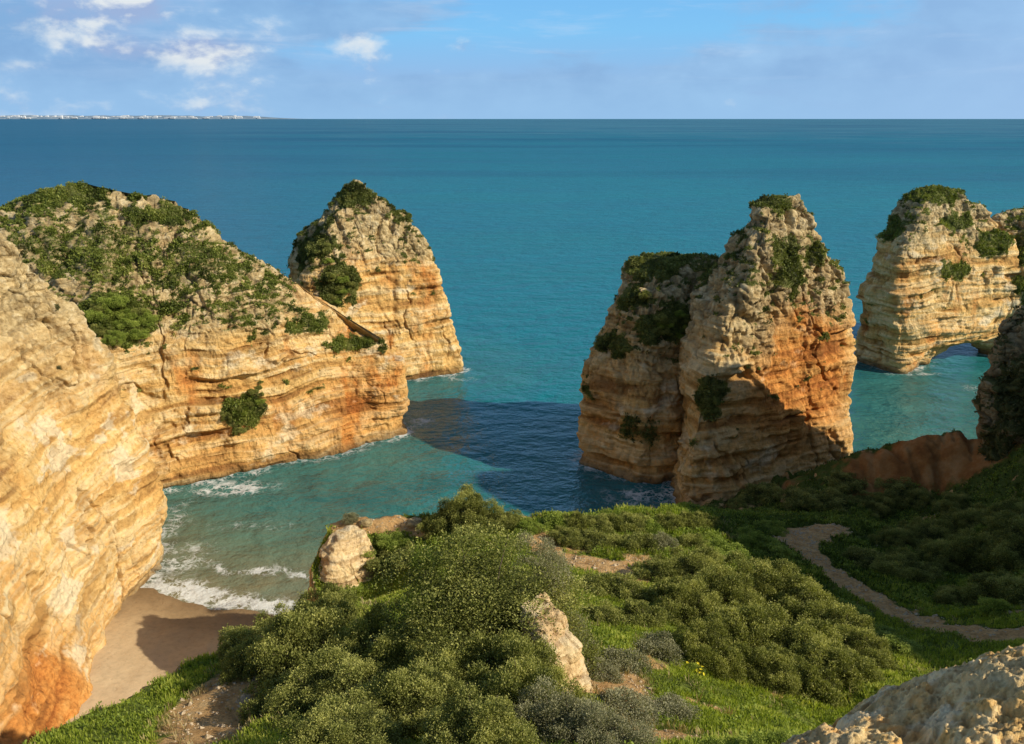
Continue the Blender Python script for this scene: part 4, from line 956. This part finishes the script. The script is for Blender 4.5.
grass('grass', 60000, 804, (-14, 52, 40, 80), M_GRASS_SHADE, 0.26, 0.06, 5, lambda c, dm, rm, ed, pm, n, r: (dm + 0.25 * n < 0.42) & (rm + 0.3 * n < .35) & (ed > .6) & (c[:, 0] >= 14 + 2 * n) & ((c[:, 1] < 58) | (r.random(len(dm)) < .35)), 0.3)  # blades on the valley side, with the shade in their colour
grass('dry_grass', 16000, 803, (-18, 30, 12, 56), M_DRY, 0.26, 0.03, 5, lambda c, dm, rm, ed, pm, n, r: (pm < .2) & (dm < .8) & (ed > .5) & ((dm > .25) | (n > .28)) & (r.random(len(dm)) < .8), 0.45)

# leafy weeds that break up the grass
r_ = np.random.default_rng(815)
c, ok, dm, rm, ed, pm, _ = scatter_ground(60000, 816, (-18, 44, 12, 70))
nn_ = fbm(np.c_[c[:, :2], 0 * c[:, 0]] * 0.5, 4, 817)
m_ = ok & (dm < .35) & (rm < .5) & (ed > .5) & (nn_ + r_.normal(0, .15, len(nn_)) > 0.02); c = c[m_]; k = len(c); per = 14
sz = r_.uniform(.06, .26, k) * (1 + (c[:, 1] > 40) * .5)
u = unit(r_.normal(size=(k, per, 3)) + np.array([0, 0, .9])); u[..., 2] = np.abs(u[..., 2])
cc = (c[:, None] + u * (sz[:, None, None] * r_.uniform(.4, 1.2, (k, per, 1)))).reshape(-1, 3)
ln = np.repeat(sz, per) * r_.uniform(.35, .6, k * per)
VV, FF = leaf_quads(cc, unit(u.reshape(-1, 3) + r_.normal(0, .6, (k * per, 3))), ln, ln * .55, r_)
tag(link('weeds', mesh_np('weeds', VV, FF, None, dict(tint=np.clip(.45 + .5 * np.repeat(nn_[m_], per) + r_.normal(0, .15, k * per), 0, 1)), smooth=False), M_BRIGHT), kind='stuff')

def flat_mat(name, c1, c2, rough=0.8):
    m = NT(name); m.principled(m.ramp(m.noise(m.pos(), 9, 4, .6), [(.3, c1), (.7, c2)]), rough); return m.m
# loose stones on the tracks and bare patches
c, ok, dm, rm, ed, pm, r_ = scatter_ground(90000, 830, (-18, 44, 12, 66))
m_ = ok & (dm > .45) & (ed > .6) & (r_.random(len(dm)) < .55); c = c[m_]; k_ = len(c)
oct_ = np.array([(1, 0, 0), (0, 1, 0), (-1, 0, 0), (0, -1, 0), (0, 0, .8), (0, 0, -.6)], dtype=float)
of_ = np.array([(0, 1, 4), (1, 2, 4), (2, 3, 4), (3, 0, 4), (1, 0, 5), (2, 1, 5), (3, 2, 5), (0, 3, 5)])
sz = np.exp(r_.normal(-3.1, .55, k_)); an = r_.uniform(0, 6.28, k_)
ov = oct_[None] * sz[:, None, None] * r_.uniform(.6, 1.4, (k_, 6, 3))
ov = np.stack([ov[..., 0] * np.cos(an)[:, None] - ov[..., 1] * np.sin(an)[:, None], ov[..., 0] * np.sin(an)[:, None] + ov[..., 1] * np.cos(an)[:, None], ov[..., 2]], -1) + c[:, None]
M_PEB = flat_mat('pebble_stone', (.34, .25, .15), (.58, .48, .34), .9)
tag(link('pebbles', mesh_np('pebbles', ov.reshape(-1, 3), (of_[None] + 6 * np.arange(k_)[:, None, None]).reshape(-1, 3), smooth=False), M_PEB), kind='stuff')

# flowering clump: small bush with yellow flower heads

M_YEL = flat_mat('yellow_flower', (.62, .50, .02), (.75, .65, .05))
def flowers(root, n, seed, mat, size):
    q = np.random.default_rng(seed)
    a = np.arange(7) * 2 * math.pi / 7
    pv = [np.zeros(3)] + [size * np.array([math.cos(t_) * (1 if i % 2 else .62), math.sin(t_) * (1 if i % 2 else .62), .25]) for i, t_ in enumerate(np.repeat(a, 2) + np.tile([0, math.pi / 7], 7))]
    me = mesh_np('flower_head', np.array(pv), np.array([[0, 1 + i, 1 + (i + 1) % 14] for i in range(14)]), smooth=False); me.materials.append(mat)
    for i in range(n):
        u = unit(q.normal(size=3)); u[2] = abs(u[2]); o = link('flower_head', me, parent=root)
        o.location = u * q.uniform(.9, 1.1) * np.array([1, 1, .75]); o.rotation_euler = (q.normal(0, .5), q.normal(0, .5), q.uniform(0, 6))
e = shrub(694, 672, 'bright_small', .45, .42, 'small clump with bright yellow flowers at the foot of the bush mass')
if e: flowers(e, 18, 5, M_YEL, .17)
for px, py in ((742, 752), (768, 756), (788, 750), (722, 758)):
    e = shrub(px, py, 'bright_small', .42, .36, 'pale yellow green plant in front of the big bottom right boulder', 'pale plants by the boulder')

# ------------------------------------------------------------------ loose rocks and outcrops on the headland
def rock_stack(name, lv_, nu, nv, seed, label, cat, mat=None, **kw):
    pr = loft(ring_levels(lv_, base=kw.pop('base')), nu, nv, seed, water=False, **kw)
    pr[2]['pale'] = np.maximum(pr[2]['pale'], 0.62 - np.clip(pr[2]['rust'], 0, .6))
    o = link(name, mesh_np(name, pr[0], pr[1], pr[2]), mat or M_ROCKN); tag(o, label, cat); return pr
h0 = hit(575, 700); Y0 = h0[1] + .9
po = rock_stack('rock_outcrop', [(716, Y0, 525, 556, 590, 1.3, 1.8), (695, Y0 + .2, 525, 556, 588, 1.3, 1.8), (668, Y0 + .5, 525, 556, 583, 1.3, 1.8), (640, Y0 + .8, 522, 552, 576, 1.2, 1.6), (618, Y0 + 1.1, 520, 548, 568, 1.0, 1.4), (606, Y0 + 1.4, 522, 542, 558, .7, .8), (602, Y0 + 1.6, 530, 540, 550, .2, .2)],
           300, 180, 131, 'pale cream rock outcrop poking from the right flank of the foreground thicket', 'rock', base=h0[2] - 2.5, size=0.22, mat=M_PALE, weather_z=(40, 60), rustiness=.0, paleness=4.5, amp=.75, blocky=1.0)
pt = rock_stack('crag', [(660, 46.6, 304, 322, 376, 2.2, 3.6), (615, 47.0, 309, 325, 376, 2.2, 3.6), (585, 47.3, 313, 327, 376, 2.1, 3.6), (562, 47.6, 318, 330, 376, 2.0, 3.4), (545, 47.9, 323, 334, 374, 1.7, 2.8), (534, 48.3, 328, 338, 370, 1.2, 1.7), (529, 48.5, 337, 344, 360, .4, .5)],
           360, 240, 141, 'pale crag with orange foot at the western tip of the headland above the cove', 'rock', mat=M_PALE, base=1.0, size=0.4, weather_z=(30, 42), rustiness=0.1, rust_fn=lambda V: 1.1 * sstep(10.2, 8.6, V[:, 2]), amp=.7, blocky=.9, paleness=3.5)
def boulder(px, py, r, seed, label, squash=.7):
    h = hit(px, py)
    if h is None: return
    lv_ = []
    cols = []
    for kx in range(8):
        a = kx * math.pi / 4; col_ = []
        for zz, rr in ((-.4, .9), (0, 1.05), (.35, 1.0), (.65, .75), (.85, .4), (.9, .05)):
            col_.append((h[0] + r * rr * math.cos(a), h[1] + r * rr * math.sin(a), h[2] + r * squash * zz))
        cols.append(col_)
    pr = loft(cols, 64, 40, seed, water=False, size=r * .22, weather_z=(-5, -3), amp=.8)
    tag(link('boulder', mesh_np('boulder', *pr[:3]), M_ROCKN), label, 'rock')
boulder(367, 524, .42, 151, 'small white boulder alone on the headland path end')
boulder(417, 524, .55, 152, 'whitish flat boulder left of the round rim bush')
boulder(527, 541, .4, 153, 'small pale stone by the track right of the round rim bush')

# the big limestone boulder at the bottom right, close to the camera
bxs = np.arange(1.6, 9.0, 0.0165); bys = np.arange(4.2, 9.6, 0.0165)
QX, QY = np.meshgrid(bxs, bys, indexing='ij'); qx, qy = QX.ravel(), QY.ravel()
crest = [P(784, 729, 7.2), P(800, 722, 7.35), P(850, 700, 7.8), P(900, 684, 8.1), P(930, 675, 8.3), P(975, 663, 8.5), P(1024, 652, 8.6)]
crest = np.array(crest)
outl = np.concatenate([crest[:, :2], np.array([(6.2, 9.0), (8.6, 9.2), (8.8, 6.4), (7.2, 4.6), (4.2, 4.5), (2.6, 5.6), (2.1, 6.5)])])
tp = np.array([tuple(c_) for c_ in crest] + [tuple(P(1130, 626, 8.8)), tuple(P(1260, 600, 9.0)), (8.8, 6.4, 35.2), (7.2, 4.6, 35.4), (4.2, 4.5, 35.0), (2.6, 5.6, 34.1), (2.1, 6.5, 33.6), (4.2, 6.6, 34.25), (3.1, 6.8, 33.95), (5.2, 7.2, 34.55), (6.5, 7, 35)])
TW_, ctl_ = TW, ctl
TW = tps_fit(tp, 0.05); ctl = tp; ztop = tps_eval(qx, qy); TW, ctl = TW_, ctl_
q3 = np.stack([qx, qy, ztop], 1)
bd = seg_dist(qx, qy, outl); bd = np.where(inside(qx, qy, outl), bd, -bd) + 0.10 * fbm(q3 * 1.6, 4, 610)
wq_ = q3 + 0.16 * np.stack([fbm(q3 * 2.2, 3, 620 + i) for i in range(3)], 1)
f1, f2, idv = worley(wq_ * np.array([1.5, 2.1, 1.5]), 611); g1, g2, idg = worley(wq_ * 5.2, 612); k1, k2, idk = worley(wq_ * 13.0, 613)
crn = fbm(q3 * 3.2 + 0.5 * wq_, 6, 630, gain=.62)
rel = (0.22 * fbm(q3 * 0.8, 5, 614, gain=.55) + 0.13 * crn + 0.05 * (ridged(q3 * 2.4 + wq_, 5, 632, gain=.6) - .6) + 0.045 * fbm(q3 * 9, 4, 633, gain=.65) - 0.035 * sstep(.34, .14, k1) - 0.05 * sstep(.30, .10, g1) * sstep(0, .4, crn)
       - 0.12 * (1 - sstep(0, .05, np.abs(fbm(q3 * np.array([.5, .9, .5]), 3, 634)))))
rel = rel - 0.10 * sstep(0.12, 0.5, fbm(q3 * 1.9, 4, 616))
em = sstep(-0.10, 0.16, bd)
zb = 30.5 + (ztop + rel - 0.10 * (1 - sstep(0, .5, bd)) - 30.5) * em
bid = np.arange(QX.size).reshape(QX.shape)
bfc = np.stack([bid[:-1, :-1], bid[1:, :-1], bid[1:, 1:], bid[:-1, 1:]], -1).reshape(-1, 4)
bfc = bfc[~np.all(zb[bfc] < 30.6, axis=1)]
uu, inv = np.unique(bfc, return_inverse=True)
zero = np.zeros(len(uu))
lich = fbm(q3[uu] * 1.3, 5, 617, gain=.6)
bat = dict(zs=q3[uu][:, 2] * 3 + lich, band=nsm01(1.2 * fbm(q3[uu] * 0.8, 4, 618)), pale=sstep(-.1, .4, fbm(q3[uu] * 1.7, 5, 619)), cav=np.clip(.7 * sstep(.0, -.35, crn)[uu] + .45 * sstep(.2, .5, lich), 0, 1),
           weather=0.15 + 0.8 * sstep(-.1, .6, lich), veg=zero, rust=.45 * sstep(.15, .6, fbm(q3[uu] * 1.1, 4, 621)), tide=zero)
tag(link('boulder', mesh_np('boulder', np.stack([qx, qy, zb], 1)[uu], inv.reshape(-1, 4), bat), M_BOULD), 'huge rough pale limestone boulder filling the bottom right corner', 'rock')

# ------------------------------------------------------------------ far coast with its white town
hx = np.linspace(-18500, -6000, 160); hy0 = 23500.0
hh_ = 95 + 55 * fbm(np.c_[hx * 0.0006, 0 * hx, 0 * hx], 4, 501) + 20 * fbm(np.c_[hx * 0.004, 0 * hx, 0 * hx], 3, 502)
hh_ = hh_ * sstep(-6100, -8200, hx)
HV = []
for dy, f in ((0, -.05), (60, .55), (500, .8), (1500, 1.0), (2600, .6)):
    HV.append(np.stack([hx, np.full_like(hx, hy0 + dy), hh_ * f], 1))
HV = np.concatenate(HV); n_ = len(hx)
ii = np.arange(n_ - 1)[None] + np.arange(4)[:, None] * n_
HF = np.stack([ii, ii + 1, ii + 1 + n_, ii + n_], -1).reshape(-1, 4)
def coast_material():
    m = NT('hazy_coast'); p = m.pos()
    col = m.ramp(m.noise(m.vmul(p, (.004, .004, .03)), 1.0, 4, .6), [(.35, (.13, .21, .30)), (.6, (.24, .31, .38)), (.75, (.42, .45, .47))])
    m.principled(col, .95); return m.m
tag(link('hills', mesh_np('hills', HV, HF), coast_material()), kind='structure')
M_WALLW = flat_mat('white_render', (.66, .67, .67), (.78, .78, .77)); 
def house_mesh():
    # slab block with stepped roof storey and recessed window bands
    bm_v, bm_f = [], []
    def bx(x0, x1, y0, y1, z0, z1):
        o = len(bm_v)
        for zz in (z0, z1):
            for xx, yy in ((x0, y0), (x1, y0), (x1, y1), (x0, y1)): bm_v.append((xx, yy, zz))
        for f in ((0, 3, 2, 1), (4, 5, 6, 7), (0, 1, 5, 4), (1, 2, 6, 5), (2, 3, 7, 6), (3, 0, 4, 7)): bm_f.append([o + q for q in f])
    for k in range(4):
        bx(-.5, .5, -.5, .5, k * .25, k * .25 + .17); bx(-.48, .48, -.46, .48, k * .25 + .17, (k + 1) * .25)
    bx(-.2, .35, -.3, .3, 1.0, 1.18)
    return mesh_np('town_building', np.array(bm_v), np.array(bm_f), smooth=False)
tm = house_mesh(); tm.materials.append(M_WALLW)
r_ = np.random.default_rng(9)
for i in range(120):
    x_t = -6900 - 8900 * r_.random() ** 0.9
    if gnoise(np.array([[x_t * .0013, 0, 0]]), 9)[0] < -0.22 and i % 3: continue
    zt = float(np.interp(x_t, hx, hh_)); f = r_.uniform(0.0, .6)
    o = bpy.data.objects.new('town_building', tm); C.objects.link(o)
    o.location = (x_t, hy0 - 20 + 500 * f, zt * (.1 + .7 * f)); o.scale = (r_.uniform(50, 190), 50, r_.uniform(22, 52))
    tag(o, 'tiny white building of the town on the distant shore', 'building', 'white buildings on the far coast')
#@@P1

# ------------------------------------------------------------------ sky, sun, camera
SUN = Vector((0.94, -0.34, 0.0)).normalized()
EL = math.radians(33)
sund = Vector((SUN.x * math.cos(EL), SUN.y * math.cos(EL), math.sin(EL)))
ld = bpy.data.lights.new('sun', 'SUN'); ld.energy = 5.0; ld.angle = math.radians(0.5); ld.color = (1.0, 0.90, 0.72)
lo = bpy.data.objects.new('sun', ld); C.objects.link(lo)
lo.rotation_euler = (-sund).to_track_quat('-Z', 'Y').to_euler(); lo.location = (60, -40, 90)

w = bpy.data.worlds.new('World'); SC.world = w; w.use_nodes = True
class WT(NT):
    def __init__(s, tree): s.t = tree
t = WT(w.node_tree); w.node_tree.nodes.clear()
wo = t.n('OutputWorld'); bg = t.n('Background')
STR = 0.085
sky = t.n('TexSky', sky_type='NISHITA'); sky.sun_disc = False; sky.sun_elevation = EL; sky.sun_rotation = math.atan2(SUN.x, SUN.y)
sky.air_density = 1.0; sky.dust_density = 0.6; sky.ozone_density = 2.0
g = t.n('TexCoord').outputs['Generated']
x, y, z = t.sep(g)
az = t.math('ARCTAN2', x, y)
el = t.math('ARCSINE', z)
k = 1.0 / STR
def c_(r, g_, b): return (r * k, g_ * k, b * k)
grad = t.ramp(t.map(el, -0.01, 0.18), [(0.0, (0.33, 0.51, 0.80)), (0.28, (0.29, 0.51, 0.84)), (0.55, (0.22, 0.57, 0.95)), (1.0, (0.17, 0.48, 0.92))])
grad = t.mix(1.0, grad, (k, k, k), 'MULTIPLY')
lowm = t.map(el, 0.16, 0.40, 0.92, 0.0, True)
col = t.mix(lowm, sky.outputs[0], grad)
def cloud(ac, ec, ra, re):
    a_ = t.math('POWER', t.math('ABSOLUTE', t.math('DIVIDE', t.math('SUBTRACT', az, ac), ra)), 2.0)
    e_ = t.math('POWER', t.math('ABSOLUTE', t.math('DIVIDE', t.math('SUBTRACT', el, ec), re)), 2.0)
    return t.math('EXPONENT', t.math('MULTIPLY', t.math('ADD', a_, e_), -1.0))
def total(L):
    o = None
    for c4, wgt in L:
        q = t.math('MULTIPLY', cloud(*c4), wgt); o = q if o is None else t.math('ADD', o, q)
    return o
cv = t.comb(t.math('MULTIPLY', az, 5.5), t.math('MULTIPLY', el, 10.0), 0.0)
n1 = t.noise(t.vadd(cv, (1.7, 0.35, 2.0)), 1.7, 8, 0.6, 0.2)
n2 = t.noise(t.vadd(cv, (4.2, 1.0, 5.5)), 1.9, 7, 0.55, 0.1)
n2b = t.noise(t.vadd(cv, (4.17, 1.09, 5.5)), 1.9, 7, 0.55, 0.1)
n3 = t.noise(t.vadd(t.comb(t.math('MULTIPLY', az, 4.0), t.math('MULTIPLY', el, 34.0), 0.0), (9.0, 3.0, 1.0)), 1.6, 6, 0.6, 0.4)
# soft lilac stratus low down, thick to the left, thin sheets to the right
bank = total([((-0.52, 0.085, 0.22, 0.06), 0.34), ((-0.36, 0.118, 0.17, 0.035), 0.28), ((-0.22, 0.10, 0.07, 0.015), 0.20), ((-0.10, 0.115, 0.10, 0.02), 0.12), ((0.54, 0.105, 0.22, 0.05), 0.30), ((0.34, 0.06, 0.22, 0.025), 0.16), ((0.06, 0.105, 0.20, 0.035), -0.22), ((-0.12, 0.062, 0.12, 0.014), -0.10)])
str_d = t.math('ADD', t.math('ADD', t.math('MULTIPLY', n1, 0.6), t.math('MULTIPLY', n3, 0.4)), t.math('ADD', bank, t.map(el, 0.02, 0.075, 0.24, 0.0)))
strm = t.map(str_d, 0.50, 0.70, 0, 0.88, True)
scol = t.mix(t.map(n2, 0.35, 0.68), c_(0.235, 0.42, 0.70), c_(0.345, 0.57, 0.85))
scol = t.mix(t.map(el, 0.0, 0.06, 0.85, 0.0), scol, c_(0.315, 0.555, 0.84))
scol = t.mix(t.map(az, 0.25, 0.6, 0, 0.6), scol, c_(0.38, 0.575, 0.86))
col = t.mix(strm, col, scol)
# bright cumulus heads
head = total([((-0.51, 0.092, 0.08, 0.022), 0.26), ((-0.405, 0.066, 0.07, 0.015), 0.24), ((-0.335, 0.072, 0.06, 0.015), 0.22), ((-0.42, 0.11, 0.12, 0.02), 0.10), ((-0.50, 0.05, 0.10, 0.008), 0.14), ((-0.18, 0.085, 0.028, 0.013), 0.22), ((-0.052, 0.078, 0.038, 0.012), 0.22), ((-0.10, 0.052, 0.05, 0.006), 0.16), ((0.58, 0.095, 0.08, 0.02), 0.10)])
cum = t.math('ADD', t.math('ADD', t.math('MULTIPLY', t.math('SUBTRACT', n2, 0.5), 1.0), head), t.map(az, -0.25, 0.12, 0.03, -0.16))
cumm = t.map(cum, 0.05, 0.30, 0, 0.92, True)
ccol = t.mix(t.map(t.math('SUBTRACT', n2, n2b), -0.05, 0.06), c_(0.34, 0.45, 0.70), c_(0.80, 0.84, 0.86))
col = t.mix(cumm, col, ccol)
wisp = t.map(n3, 0.52, 0.72, 0, 0.30, True)
col = t.mix(t.math('MULTIPLY', wisp, t.map(el, 0.03, 0.07)), col, c_(0.55, 0.70, 0.90))
t.set(bg.inputs[0], col); bg.inputs[1].default_value = STR
t.t.links.new(bg.outputs[0], wo.inputs[0])

cd = bpy.data.cameras.new('camera'); cam = bpy.data.objects.new('camera', cd); C.objects.link(cam)
cam.location = (0, 0, CAMZ); cam.rotation_euler = (math.pi / 2 - PITCH, 0, 0)
cd.sensor_width = 36; cd.lens = F / W_ * 36; cd.clip_start = 0.1; cd.clip_end = 100000
SC.camera = cam
SC.view_settings.view_transform = 'Standard'; SC.view_settings.look = 'None'; SC.view_settings.exposure = 0; SC.view_settings.gamma = 1
